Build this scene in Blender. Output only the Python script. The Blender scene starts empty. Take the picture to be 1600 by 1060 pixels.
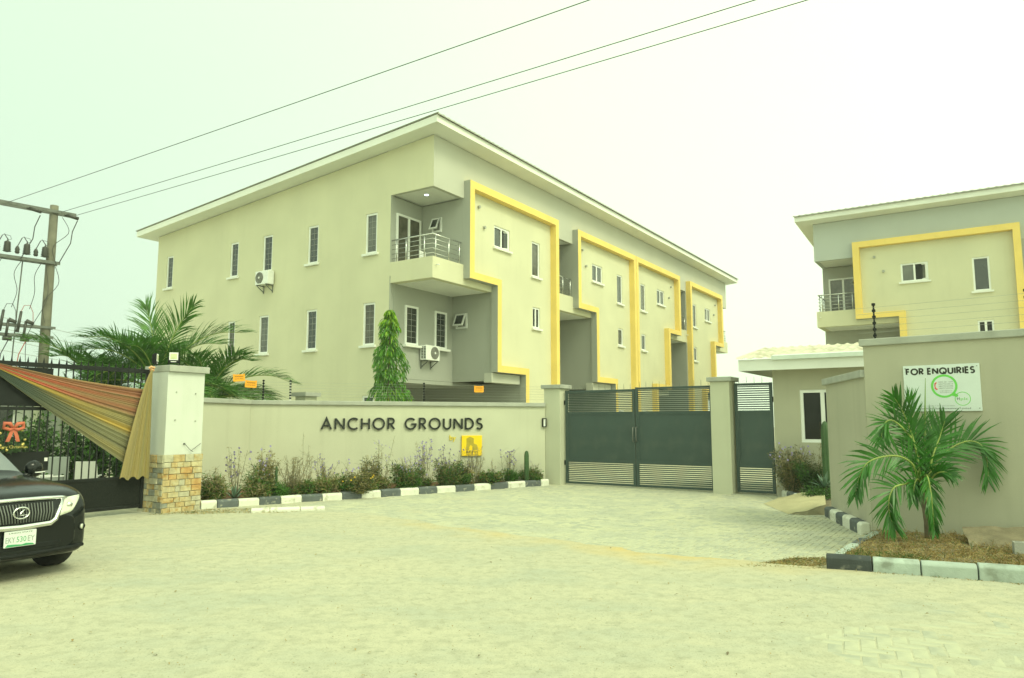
import bpy, bmesh, math, random
from mathutils import Vector, Matrix, noise
from mathutils.bvhtree import BVHTree
R_ = math.radians
rng = random.Random(7)
SC = bpy.context.scene
COL = SC.collection

# ------------------------------------------------------------------ camera
cam_d = bpy.data.cameras.new('camera')
cam_d.sensor_width = 36.0
cam_d.lens = 1145 / 1600 * 36
cam_d.clip_start = 0.1
cam_d.clip_end = 3000
cam = bpy.data.objects.new('camera', cam_d)
COL.objects.link(cam)
cam.location = (0, 0, 1.75)
cam.rotation_euler = (R_(96.5), 0, 0)
SC.camera = cam

# ------------------------------------------------------------------ sky, sun, exposure
SUN_EL, SUN_AZ = R_(48), R_(130)          # azimuth clockwise from +Y
world = bpy.data.worlds.new("World")
SC.world = world
world.use_nodes = True
wn = world.node_tree
for n in list(wn.nodes):
    wn.nodes.remove(n)
w_out = wn.nodes.new('ShaderNodeOutputWorld')
w_bg = wn.nodes.new('ShaderNodeBackground')
w_sky = wn.nodes.new('ShaderNodeTexSky')
w_sky.sky_type = 'NISHITA'
w_sky.sun_disc = False
w_sky.sun_elevation = SUN_EL
w_sky.sun_rotation = SUN_AZ
w_sky.air_density = 1.5
w_sky.dust_density = 6.0
w_tc = wn.nodes.new('ShaderNodeTexCoord')
w_dot = wn.nodes.new('ShaderNodeVectorMath'); w_dot.operation = 'DOT_PRODUCT'
w_dot.inputs[1].default_value = (math.sin(R_(125)), math.cos(R_(125)), 0.0)
w_map = wn.nodes.new('ShaderNodeMapRange')
w_map.inputs[1].default_value = -1.0; w_map.inputs[2].default_value = 0.6
w_haze = wn.nodes.new('ShaderNodeMix'); w_haze.data_type = 'RGBA'
w_haze.inputs[6].default_value = (5.4, 7.0, 5.4, 1)     # milky mint overcast
w_haze.inputs[7].default_value = (12.6, 14.9, 9.4, 1)    # warmer, towards the hidden sun
w_mix = wn.nodes.new('ShaderNodeMix'); w_mix.data_type = 'RGBA'
w_mix.inputs[0].default_value = 0.93
wn.links.new(w_tc.outputs['Generated'], w_dot.inputs[0])
wn.links.new(w_dot.outputs['Value'], w_map.inputs[0])
wn.links.new(w_map.outputs[0], w_haze.inputs[0])
wn.links.new(w_sky.outputs[0], w_mix.inputs[6])
wn.links.new(w_haze.outputs[2], w_mix.inputs[7])
wn.links.new(w_mix.outputs[2], w_bg.inputs[0])
w_bg.inputs[1].default_value = 0.10
wn.links.new(w_bg.outputs[0], w_out.inputs[0])

sun_d = bpy.data.lights.new('sun', 'SUN')
sun_d.energy = 1.3
sun_d.angle = R_(20)
sun_d.color = (0.98, 1.0, 0.68)
sun = bpy.data.objects.new('sun', sun_d)
COL.objects.link(sun)
sd = Vector((math.sin(SUN_AZ) * math.cos(SUN_EL), math.cos(SUN_AZ) * math.cos(SUN_EL), math.sin(SUN_EL)))
sun.rotation_euler = (-sd).to_track_quat('-Z', 'Y').to_euler()
sun.location = sd * 60

SC.view_settings.view_transform = 'Standard'
SC.view_settings.look = 'None'
SC.view_settings.gamma = 1
SC.view_settings.use_curve_mapping = False
SC.view_settings.exposure = 0.48

# ------------------------------------------------------------------ plan
AZ = R_(33.3)
U = Vector((math.sin(AZ), math.cos(AZ), 0)); V = Vector((-math.cos(AZ), math.sin(AZ), 0))
ROT_U = R_(90 - 33.3)                     # local x along U
ROT_G = R_(-33.3)                         # local x along -V (the gate line)
O1 = Vector((-2.76, 25.0, 0))
O2 = Vector((14.92, 35.5, -0.4))
GL = Vector((1.53, 21.17, 0))
PC = Vector((-6.736, 14.34, 0))
LK = Vector((-6.546, 18.454, 0)); WR = Vector((0.95, 21.22, 0))
K1 = Vector((-6.23, 15.06, 0)); K2 = Vector((1.1, 20.9, 0))
EC = Vector((5.57, 11.572, 0)); DE = Vector((math.sin(R_(130)), math.cos(R_(130)), 0))
LW = Vector((6.03, 14.1, 0))
C3 = Vector((3.751, 9.004, 0))

# ------------------------------------------------------------------ helpers
class MB:
    def __init__(s):
        s.v = []; s.f = []; s.m = []; s.x = None
    def p(s, q):
        q = Vector(q)
        if s.x is not None: q = s.x @ q
        s.v.append(q[:]); return len(s.v) - 1
    def face(s, pts, mi=0):
        s.f.append([s.p(q) for q in pts]); s.m.append(mi)
    def box(s, x0, x1, y0, y1, z0, z1, mi=0):
        i = [s.p((x, y, z)) for z in (z0, z1) for y in (y0, y1) for x in (x0, x1)]
        for q in ((0, 2, 3, 1), (4, 5, 7, 6), (0, 1, 5, 4), (2, 6, 7, 3), (0, 4, 6, 2), (1, 3, 7, 5)):
            s.f.append([i[k] for k in q]); s.m.append(mi)
    def cbox(s, x0, x1, y0, y1, z0, z1, c=0.01, mi=0):
        """box with its top edges chamfered"""
        a = [s.p(q) for q in ((x0, y0, z0), (x1, y0, z0), (x1, y1, z0), (x0, y1, z0))]
        b = [s.p(q) for q in ((x0, y0, z1 - c), (x1, y0, z1 - c), (x1, y1, z1 - c), (x0, y1, z1 - c))]
        d = [s.p(q) for q in ((x0 + c, y0 + c, z1), (x1 - c, y0 + c, z1), (x1 - c, y1 - c, z1), (x0 + c, y1 - c, z1))]
        for k in range(4):
            l = (k + 1) % 4
            s.f.append([a[k], a[l], b[l], b[k]]); s.m.append(mi)
            s.f.append([b[k], b[l], d[l], d[k]]); s.m.append(mi)
        s.f.append(d); s.m.append(mi)
        s.f.append(a[::-1]); s.m.append(mi)
    def prism(s, poly, fn, d0, d1, mi=0, side=None):
        """poly of 2-D points, fn(p, q, d) -> 3-D; side: list of material per edge"""
        n = len(poly)
        a = [s.p(fn(x, y, d0)) for x, y in poly]; b = [s.p(fn(x, y, d1)) for x, y in poly]
        s.f.append(a[::-1]); s.m.append(mi); s.f.append(b); s.m.append(mi)
        for k in range(n):
            l = (k + 1) % n
            s.f.append([a[k], a[l], b[l], b[k]]); s.m.append(side[k] if side else mi)
    def tube(s, pts, r, n=8, mi=0, cap=True):
        pts = [Vector(q) for q in pts]; m = len(pts)
        rs = r if isinstance(r, (list, tuple)) else [r] * m
        rings = []; ref = None
        for k in range(m):
            t = (pts[min(k + 1, m - 1)] - pts[max(k - 1, 0)])
            if t.length < 1e-9: t = Vector((0, 0, 1))
            t.normalize()
            if ref is None:
                ref = Vector((0, 0, 1)) if abs(t.z) < 0.9 else Vector((1, 0, 0))
            a = t.cross(ref)
            if a.length < 1e-4: a = t.cross(Vector((0.3, 1, 0.2)))
            a.normalize(); b = t.cross(a); ref = -b if False else a.cross(t)
            rings.append([s.p(pts[k] + (a * math.cos(2 * math.pi * j / n) + b * math.sin(2 * math.pi * j / n)) * rs[k]) for j in range(n)])
        for k in range(m - 1):
            for j in range(n):
                l = (j + 1) % n
                s.f.append([rings[k][j], rings[k][l], rings[k + 1][l], rings[k + 1][j]]); s.m.append(mi)
        if cap:
            s.f.append(rings[0][::-1]); s.m.append(mi); s.f.append(rings[-1]); s.m.append(mi)
    def lathe(s, prof, n=12, o=(0, 0, 0), mi=0):
        o = Vector(o); rings = []
        for r, z in prof:
            rings.append([s.p(o + Vector((r * math.cos(2 * math.pi * j / n), r * math.sin(2 * math.pi * j / n), z))) for j in range(n)])
        for k in range(len(rings) - 1):
            for j in range(n):
                l = (j + 1) % n
                s.f.append([rings[k][j], rings[k][l], rings[k + 1][l], rings[k + 1][j]]); s.m.append(mi)
        s.f.append(rings[0][::-1]); s.m.append(mi); s.f.append(rings[-1]); s.m.append(mi)
    def strip(s, pts, ws, side, mi=0):
        """flat blade through pts, half widths ws, widened along side"""
        L = [s.p(Vector(q) - side * w) for q, w in zip(pts, ws)]
        Rr = [s.p(Vector(q) + side * w) for q, w in zip(pts, ws)]
        for k in range(len(pts) - 1):
            s.f.append([L[k], Rr[k], Rr[k + 1], L[k + 1]]); s.m.append(mi)
    def mesh(s, name, mats, smooth=False):
        me = bpy.data.meshes.new(name)
        me.from_pydata(s.v, [], s.f)
        for mt in (mats if isinstance(mats, (list, tuple)) else [mats]):
            me.materials.append(mt)
        if any(s.m): me.polygons.foreach_set('material_index', s.m)
        if smooth: me.polygons.foreach_set('use_smooth', [True] * len(me.polygons))
        me.update(); return me
    def build(s, name, mats, parent=None, loc=(0, 0, 0), rotz=0.0, smooth=False, bevel=0.0):
        o = link(name, s.mesh(name, mats, smooth), parent, loc, rotz)
        if bevel:
            b = o.modifiers.new('bevel', 'BEVEL'); b.width = bevel; b.segments = 2; b.limit_method = 'ANGLE'
        return o

def link(name, me, parent=None, loc=(0, 0, 0), rotz=0.0):
    o = bpy.data.objects.new(name, me); COL.objects.link(o)
    o.location = loc; o.rotation_euler = (0, 0, rotz)
    if parent is not None: o.parent = parent
    return o
def tag(o, label, cat, group=None):
    o['label'] = label; o['category'] = cat
    if group: o['group'] = group
    return o
def thing(name, label, cat, loc=(0, 0, 0), rotz=0.0, group=None):
    return tag(link(name, None, None, loc, rotz), label, cat, group)
def structure(o):
    o['kind'] = 'structure'; return o
def stuff(o):
    o['kind'] = 'stuff'; return o

def s2l(c):
    return tuple((x / 12.92 if x <= 0.04045 else ((x + 0.055) / 1.055) ** 2.4) for x in c)

def mat(name, rgb, rough=0.8, var=0.12, scale=2.0, bump=0.0, bscale=60.0, metallic=0.0, spec=0.4,
        rgb2=None, mscale=None, mfac=0.5, streak=0.0, coat=0.0, trans=0.0):
    """procedural paint / stone / leaf: base colour varied by two noises, fine relief from a third"""
    m = bpy.data.materials.new(name); m.use_nodes = True
    nt = m.node_tree; b = nt.nodes['Principled BSDF']
    b.inputs['Roughness'].default_value = rough
    b.inputs['Metallic'].default_value = metallic
    b.inputs['Specular IOR Level'].default_value = spec
    b.inputs['Coat Weight'].default_value = coat
    b.inputs['Coat Roughness'].default_value = 0.04
    tc = nt.nodes.new('ShaderNodeTexCoord')
    n1 = nt.nodes.new('ShaderNodeTexNoise'); n1.inputs['Scale'].default_value = scale; n1.inputs['Detail'].default_value = 5
    nt.links.new(tc.outputs['Object'], n1.inputs['Vector'])
    mx = nt.nodes.new('ShaderNodeMix'); mx.data_type = 'RGBA'
    lo = tuple(max(0, c * (1 - var)) for c in rgb); hi = tuple(min(1, c * (1 + var)) for c in rgb)
    mx.inputs[6].default_value = (*lo, 1); mx.inputs[7].default_value = (*hi, 1)
    mr = nt.nodes.new('ShaderNodeMapRange'); mr.inputs[1].default_value = 0.3; mr.inputs[2].default_value = 0.7
    nt.links.new(n1.outputs['Fac'], mr.inputs[0]); nt.links.new(mr.outputs[0], mx.inputs[0])
    out = mx.outputs[2]
    if rgb2 is not None:
        n2 = nt.nodes.new('ShaderNodeTexNoise'); n2.inputs['Scale'].default_value = mscale or scale * 3; n2.inputs['Detail'].default_value = 6
        nt.links.new(tc.outputs['Object'], n2.inputs['Vector'])
        r2 = nt.nodes.new('ShaderNodeMapRange'); r2.inputs[1].default_value = 1 - mfac - 0.08; r2.inputs[2].default_value = 1 - mfac + 0.08
        nt.links.new(n2.outputs['Fac'], r2.inputs[0])
        m2 = nt.nodes.new('ShaderNodeMix'); m2.data_type = 'RGBA'; m2.inputs[7].default_value = (*rgb2, 1)
        nt.links.new(r2.outputs[0], m2.inputs[0]); nt.links.new(out, m2.inputs[6]); out = m2.outputs[2]
    if streak:
        mp = nt.nodes.new('ShaderNodeMapping'); mp.inputs['Scale'].default_value = (3.0, 3.0, 0.18)
        nt.links.new(tc.outputs['Object'], mp.inputs['Vector'])
        n3 = nt.nodes.new('ShaderNodeTexNoise'); n3.inputs['Scale'].default_value = 1.6; n3.inputs['Detail'].default_value = 6
        nt.links.new(mp.outputs[0], n3.inputs['Vector'])
        r3 = nt.nodes.new('ShaderNodeMapRange'); r3.inputs[1].default_value = 0.52; r3.inputs[2].default_value = 0.8
        r3.inputs[4].default_value = streak
        nt.links.new(n3.outputs['Fac'], r3.inputs[0])
        m3 = nt.nodes.new('ShaderNodeMix'); m3.data_type = 'RGBA'; m3.inputs[7].default_value = (rgb[0] * .45, rgb[1] * .43, rgb[2] * .38, 1)
        nt.links.new(r3.outputs[0], m3.inputs[0]); nt.links.new(out, m3.inputs[6]); out = m3.outputs[2]
    nt.links.new(out, b.inputs['Base Color'])
    if bump:
        n4 = nt.nodes.new('ShaderNodeTexNoise'); n4.inputs['Scale'].default_value = bscale; n4.inputs['Detail'].default_value = 4
        nt.links.new(tc.outputs['Object'], n4.inputs['Vector'])
        bp = nt.nodes.new('ShaderNodeBump'); bp.inputs['Strength'].default_value = bump; bp.inputs['Distance'].default_value = 0.02
        nt.links.new(n4.outputs['Fac'], bp.inputs['Height']); nt.links.new(bp.outputs[0], b.inputs['Normal'])
    if trans:
        b.inputs['Subsurface Weight'].default_value = 0.0
        tr = nt.nodes.new('ShaderNodeBsdfTranslucent'); nt.links.new(out, tr.inputs['Color'])
        ms = nt.nodes.new('ShaderNodeMixShader'); ms.inputs[0].default_value = trans
        o = nt.nodes['Material Output']
        nt.links.new(b.outputs[0], ms.inputs[1]); nt.links.new(tr.outputs[0], ms.inputs[2]); nt.links.new(ms.outputs[0], o.inputs['Surface'])
    return m

def emit(name, rgb, power):
    m = mat(name, (0.8, 0.8, 0.8)); b = m.node_tree.nodes['Principled BSDF']
    b.inputs['Emission Color'].default_value = (*rgb, 1); b.inputs['Emission Strength'].default_value = power
    return m

M = {}
M['cream'] = mat('cream paint', (.62, .60, .44), .85, .05, .6, .05, 90, streak=.075)
M['gray'] = mat('gray paint', (.36, .37, .335), .85, .03, .8, .05, 90, streak=.03)
M['band'] = mat('light gray paint', (.48, .48, .42), .85, .03, .8, .05, 90, streak=.03)
M['coolband'] = mat('cool gray paint', (.45, .48, .47), .85, .03, .8, .05, 90, streak=.05)
M['yellow'] = mat('yellow paint', (.82, .60, .18), .7, .05, 1.2, .05, 90, streak=.07)
M['white'] = mat('white paint', (.76, .77, .74), .6, .05, 1.0, .03, 80)
M['whitewall'] = mat('white wall paint', (.60, .62, .58), .8, .04, 1.5, .06, 70, streak=.08)
M['pvc'] = mat('white window plastic', (.80, .81, .80), .35, .03, 3)
M['glass'] = mat('window glass', (.030, .036, .034), .05, .3, 1.4, spec=.9)
M['glass2'] = mat('curtained window glass', (.075, .07, .05), .12, .4, 5, spec=.8)
M['glassB'] = mat('glass with pale blind behind', (.105, .11, .095), .08, .35, 1.1, spec=.8)
M['glassC'] = mat('dusty dark glass', (.018, .022, .022), .12, .4, 2.2, spec=.9)
M['glassdark'] = mat('dark clear glass', (.012, .013, .011), .06, .3, 2, spec=.25)
M['dark'] = mat('painted opening shade', (.02, .02, .02), .9)  # near-black surface painting in the shade inside openings
M['bar'] = mat('burglar bar', (.30, .30, .28), .5)
M['steel'] = mat('stainless steel', (.62, .63, .62), .25, .05, 10, metallic=.9)
M['roof'] = mat('roof sheet', (.36, .36, .33), .5, .1, 3)
M['roofcream'] = mat('weathered cream roof sheet', (.54, .51, .40), .6, .14, 2, rgb2=(.38, .34, .25), mscale=2.5, mfac=.42)
M['metalmint'] = mat('pale flashing', (.62, .68, .64), .5, .08, 3)
M['bwall'] = mat('boundary wall paint', (.525, .525, .41), .9, .05, .9, .10, 60, streak=.12)
M['ewall'] = mat('entrance wall paint', (.43, .415, .325), .9, .06, .9, .10, 60, streak=.14)
M['cap'] = mat('cement coping', (.38, .39, .35), .9, .12, 3, .15, 50, streak=.2)
M['gate'] = mat('grey gate paint', (.042, .068, .064), .42, .10, 1.5, .02, 40, rgb2=(.055, .08, .072), mscale=2.2, mfac=.4)
M['black'] = mat('black metal', (.010, .012, .012), .45, .2, 4, spec=.25)
M['blackmat'] = mat('black plastic', (.011, .013, .013), .6, .2, 4, spec=.2)
M['letter'] = mat('black acrylic letter', (.012, .014, .014), .25)
M['sand'] = None
M['paver'] = mat('dusty concrete paver', (.42, .42, .33), .92, .10, 9, .25, 120, rgb2=(.49, .48, .35), mscale=1.2, mfac=.5)
M['paver2'] = mat('grey concrete paver', (.38, .385, .31), .92, .12, 9, .25, 120, rgb2=(.46, .45, .33), mscale=1.5, mfac=.45)
M['kwhite'] = mat('whitewashed kerb', (.68, .68, .60), .9, .08, 5, .25, 50, rgb2=(.42, .40, .30), mscale=7, mfac=.36)
M['kblack'] = mat('worn black kerb paint', (.105, .12, .125), .85, .15, 5, .25, 50, rgb2=(.40, .39, .32), mscale=9, mfac=.34)
M['kdark'] = mat('fresh black kerb paint', (.04, .048, .05), .7, .2, 5, .25, 50, rgb2=(.16, .16, .14), mscale=9, mfac=.34)
M['kmint'] = mat('pale blue white kerb', (.39, .45, .41), .85, .12, 4, .25, 50, rgb2=(.24, .27, .23), mscale=5, mfac=.42)
M['soil'] = mat('red brown soil', (.15, .075, .04), .95, .3, 8, .5, 30)
M['drysoil'] = mat('dry soil', (.20, .17, .11), .95, .2, 6, .5, 30)
M['sandpile'] = mat('yellow sand', (.46, .41, .25), .95, .08, 4, .3, 80)
M['cutsand'] = mat('shaded sand', (.30, .27, .18), .95, .15, 6, .4, 60)  # darker copy of the sand colour: shade painted on the cut face
M['concrete'] = mat('concrete block', (.38, .38, .34), .95, .1, 8, .4, 60)
M['mortar'] = mat('mortar', (.33, .30, .23), .95, .2, 10, .3, 60)
M['wood'] = mat('weathered wood pole', (.15, .145, .11), .85, .25, 3, .3, 30, streak=.6)
M['galv'] = mat('dull galvanised steel', (.13, .14, .13), .55, .2, 6)
M['porcelain'] = mat('dark insulator', (.05, .05, .045), .35, .2, 6)
M['cable'] = mat('cable', (.05, .05, .05), .6)
M['wire'] = mat('fence wire', (.30, .31, .28), .5)
M['orange'] = mat('orange warning plate', (.85, .36, .02), .5, .06, 5)
M['led'] = mat('floodlight lens', (.62, .66, .40), .2, .1, 10)
M['bluegreen'] = mat('agave leaf', (.15, .24, .17), .6, .15, 8)
M['cactus'] = mat('cactus skin', (.045, .10, .035), .6, .2, 8)
M['leafA'] = mat('bush leaf', (.062, .165, .020), .65, .35, 6, trans=.25)
M['leafB'] = mat('olive leaf', (.17, .155, .045), .7, .35, 6, trans=.2)
M['leafC'] = mat('dry leaf', (.30, .25, .13), .8, .3, 6, trans=.2)
M['leafD'] = mat('dark leaf', (.032, .07, .020), .6, .35, 6, trans=.2)
M['stalk'] = mat('grey brown stalk', (.16, .15, .09), .8, .3, 6)
M['purple'] = mat('purple petal', (.30, .25, .50), .6, .2, 9)
M['petal'] = mat('yellow petal', (.85, .52, .02), .6, .2, 9)
M['palmA'] = mat('coconut leaflet', (.030, .145, .010), .42, .4, 5, trans=.25, spec=.5)
M['palmY'] = mat('coconut midrib', (.26, .33, .08), .5, .2, 5)
M['palmspear'] = mat('unopened palm leaf', (.12, .20, .04), .5, .2, 5)
M['palmB'] = mat('palm leaflet', (.075, .19, .028), .5, .4, 3, trans=.25)
M['palmtrunk'] = mat('palm trunk', (.16, .13, .08), .9, .3, 8, .5, 25)
M['ashoka'] = mat('mast tree leaf', (.075, .22, .015), .42, .45, 4, trans=.3, spec=.5)
M['ashokaY'] = mat('young mast tree leaf', (.24, .42, .02), .45, .3, 4, trans=.35)
M['dry'] = mat('dry grass', (.30, .21, .08), .9, .35, 7, trans=.2)
M['dry2'] = mat('pale dry grass', (.42, .34, .16), .9, .3, 7, trans=.2)
M['green'] = mat('green grass', (.07, .14, .03), .8, .35, 7, trans=.2)

def sand_material():
    m = bpy.data.materials.new('dusty sand'); m.use_nodes = True
    nt = m.node_tree; b = nt.nodes['Principled BSDF']
    b.inputs['Roughness'].default_value = .95; b.inputs['Specular IOR Level'].default_value = .15
    tc = nt.nodes.new('ShaderNodeTexCoord')
    def nz(scale, det=6, rough=.6, vec=None):
        n = nt.nodes.new('ShaderNodeTexNoise'); n.inputs['Scale'].default_value = scale
        n.inputs['Detail'].default_value = det; n.inputs['Roughness'].default_value = rough
        nt.links.new(vec or tc.outputs['Object'], n.inputs['Vector']); return n.outputs['Fac']
    def ramp(fac, a, bb, lo=0.0, hi=1.0):
        r = nt.nodes.new('ShaderNodeMapRange'); r.inputs[1].default_value = a; r.inputs[2].default_value = bb
        r.inputs[3].default_value = lo; r.inputs[4].default_value = hi
        nt.links.new(fac, r.inputs[0]); return r.outputs[0]
    def mix(fac, a, bb):
        x = nt.nodes.new('ShaderNodeMix'); x.data_type = 'RGBA'
        nt.links.new(fac, x.inputs[0])
        for k, c in ((6, a), (7, bb)):
            if isinstance(c, tuple): x.inputs[k].default_value = (*c, 1)
            else: nt.links.new(c, x.inputs[k])
        return x.outputs[2]
    mp = nt.nodes.new('ShaderNodeMapping'); mp.inputs['Rotation'].default_value = (0, 0, R_(28)); mp.inputs['Scale'].default_value = (.6, 1.0, 1)
    nt.links.new(tc.outputs['Object'], mp.inputs['Vector'])
    base = mix(ramp(nz(.5, 5), .35, .65), (.515, .485, .36), (.475, .46, .35))
    base = mix(ramp(nz(1.1, 7, .65, mp.outputs[0]),   .47, .66, 0, .65), base, (.385, .405, .335))      # worn grey tracks
    base = mix(ramp(nz(7, 7, .7), .46, .66, 0, .8), base, (.37, .36, .27))
    base = mix(ramp(nz(2.6, 8, .75), .52, .66, 0, .28), base, (.38, .37, .28))
    base = mix(ramp(nz(19, 3, .6), .63, .70, 0, .6), base, (.27, .28, .215))
    base = mix(ramp(nz(60, 4, .7), .56, .70, 0, .85), base, (.22, .215, .15))                          # grit
    at = nt.nodes.new('ShaderNodeAttribute'); at.attribute_name = 'ochre'
    base = mix(at.outputs['Fac'], base, (.60, .43, .16))
    nt.links.new(base, b.inputs['Base Color'])
    h1 = nz(9, 8, .7); h2 = nz(70, 5, .7)
    ad = nt.nodes.new('ShaderNodeMath'); ad.operation = 'MULTIPLY_ADD'; ad.inputs[1].default_value = .35
    nt.links.new(h2, ad.inputs[0]); nt.links.new(h1, ad.inputs[2])
    bp = nt.nodes.new('ShaderNodeBump'); bp.inputs['Strength'].default_value = .5; bp.inputs['Distance'].default_value = .03
    nt.links.new(ad.outputs[0], bp.inputs['Height']); nt.links.new(bp.outputs[0], b.inputs['Normal'])
    return m
M['sand'] = sand_material()

def fn_text(body, size, depth=0.0):
    """mesh of a line of text in the x-z plane (facing -y), origin at baseline left; returns mesh and width"""
    cu = bpy.data.curves.new('text', 'FONT'); cu.body = body; cu.size = size; cu.extrude = depth; cu.resolution_u = 2
    o = bpy.data.objects.new('text', cu); COL.objects.link(o)
    bpy.context.view_layer.update()
    me = bpy.data.meshes.new_from_object(o)
    bpy.data.objects.remove(o)
    me.transform(Matrix.Rotation(R_(90), 4, 'X'))
    xs = [v.co.x for v in me.vertices] or [0]
    return me, min(xs), max(xs)
def put_text(body, x0, x1, z, y, m, parent, name='lettering', size=None, depth=0.0015):
    me, a, b = fn_text(body, 1.0, 0)
    s = (x1 - x0) / max(b - a, 1e-4)
    sz = size if size else s
    me.transform(Matrix.Translation((x0, y, z)) @ Matrix.Diagonal((s, 1, sz, 1)) @ Matrix.Translation((-a, 0, 0)))
    me.materials.append(m)
    return link(name, me, parent)

# stroke letters (geometric sans)
def arc(cx, cy, r, a0, a1, n=18, ry=None):
    ry = ry or r
    return [(cx + r * math.cos(R_(a0 + (a1 - a0) * k / n)), cy + ry * math.sin(R_(a0 + (a1 - a0) * k / n))) for k in range(n + 1)]
GLYPH = {
 'A': (.84, [[(0, 0), (.42, 1), (.84, 0)], [(.15, .33), (.69, .33)]]),
 'N': (.76, [[(0, 0), (0, 1)], [(.76, 0), (.76, 1)], [(.03, .955), (.73, .045)]]),
 'C': (.84, [arc(.5, .5, .5, 48, 312)]),
 'H': (.68, [[(0, 0), (0, 1)], [(.68, 0), (.68, 1)], [(0, .52), (.68, .52)]]),
 'O': (1.0, [arc(.5, .5, .5, 0, 360, 32)]),
 'R': (.58, [[(0, 0), (0, 1), (.27, 1)] + arc(.27, .745, .255, 80, -80, 12) + [(.27, .49), (0.0, .49)], [(.2, .47), (.58, 0)]]),
 'G': (.98, [arc(.5, .5, .5, 45, 345) + [(.98, .46), (.56, .46)]]),
 'U': (.66, [[(0, 1), (0, .33)] + arc(.33, .33, .33, 190, 350, 14) + [(.66, .33), (.66, 1)]]),
 'D': (.74, [[(0, 0), (0, 1), (.24, 1)] + arc(.24, .5, .5, 80, -80, 18) + [(.24, 0), (0, 0), (0, .02)]]),
 'S': (.52, [arc(.27, .755, .245, 35, 250, 14) + arc(.26, .25, .26, 80, -150, 16)]),
 'F': (.44, [[(0, 0), (0, 1), (.44, 1)], [(0, .54), (.40, .54)]]),
 'E': (.44, [[(.44, 0), (0, 0), (0, 1), (.44, 1)], [(0, .52), (.42, .52)]]),
 'Q': (1.0, [arc(.5, .5, .5, 0, 360, 32), [(.52, .34), (.92, -.06)]]),
 'I': (.0, [[(0, 0), (0, 1)]]),
}
def ribbon(mb, pts, w, fn, d0, d1):
    n = len(pts); P = [Vector((p[0], p[1])) for p in pts]
    closed = (P[0] - P[-1]).length < 1e-4
    L = []; Rr = []
    for k in range(n):
        if closed and k in (0, n - 1): a = (P[1] - P[0]).normalized(); b = (P[-1] - P[-2]).normalized()
        else:
            a = (P[min(k + 1, n - 1)] - P[min(k + 1, n - 1) - 1]).normalized(); b = (P[max(k, 1)] - P[max(k, 1) - 1]).normalized()
        na = Vector((-a.y, a.x)); nb = Vector((-b.y, b.x)); m = na + nb
        if m.length < 1e-4: m = na
        m.normalize(); sc = min(2.4, 1 / max(.25, m.dot(na)))
        L.append(P[k] + m * w * .5 * sc); Rr.append(P[k] - m * w * .5 * sc)
    i = [[mb.p(fn(q.x, q.y, d)) for q in S] for d in (d0, d1) for S in (L, Rr)]
    for k in range(n - 1):
        mb.f += [[i[0][k], i[0][k + 1], i[1][k + 1], i[1][k]], [i[2][k], i[3][k], i[3][k + 1], i[2][k + 1]],
                 [i[0][k], i[2][k], i[2][k + 1], i[0][k + 1]], [i[1][k], i[1][k + 1], i[3][k + 1], i[3][k]]]
        mb.m += [0] * 4
    mb.f += [[i[0][0], i[1][0], i[3][0], i[2][0]], [i[0][-1], i[2][-1], i[3][-1], i[1][-1]]]; mb.m += [0, 0]
def stroke_line(text, x0, x1, z0, h, w, d0, d1, m, parent, gap=.24, space=.42, name='letter'):
    tot = sum((GLYPH[c][0] + w / h if c != ' ' else space) for c in text) + gap * (len(text) - 1)
    k = (x1 - x0) / tot / 1.0
    x = x0
    for c in text:
        if c == ' ': x += (space + gap) * k; continue
        gw, strokes = GLYPH[c]
        mb = MB()
        for j, st in enumerate(strokes):
            ribbon(mb, [(p[0] * k, w / 2 + p[1] * (h - w)) for p in st], w,
                   lambda a, b, d, x=x: (x + w / 2 + a, d, z0 + b), d0 - .001 * j, d1)
        mb.build(name, m, parent)
        x += (gw + gap) * k + w * k / h

# holed wall: fn(x, z, d) -> point, d inwards
def holed_wall(mb, x0, x1, z0, ztop, holes, fn, reveal=.14, mi=0):
    zt = ztop if callable(ztop) else (lambda x: ztop)
    zmin = min(zt(x0), zt(x1))
    xs = sorted({x0, x1, *[h[0] for h in holes], *[h[1] for h in holes]})
    zs = sorted({z0, *[h[2] for h in holes], *[h[3] for h in holes]})
    for a, b in zip(xs[:-1], xs[1:]):
        for k, c in enumerate(zs):
            if k + 1 < len(zs): t0 = t1 = zs[k + 1]
            else: t0, t1 = zt(a), zt(b)
            mx, mz = (a + b) / 2, c + .01
            if any(h[0] - 1e-6 < mx < h[1] + 1e-6 and h[2] - 1e-6 < mz < h[3] for h in holes): continue
            mb.face([fn(a, c, 0), fn(b, c, 0), fn(b, t1, 0), fn(a, t0, 0)], mi)
    for h in holes:
        q = [(h[0], h[2]), (h[1], h[2]), (h[1], h[3]), (h[0], h[3])]
        for k in range(4):
            a, b = q[k], q[(k + 1) % 4]
            mb.face([fn(*a, 0), fn(*b, 0), fn(*b, reveal), fn(*a, reveal)], mi)

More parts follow.
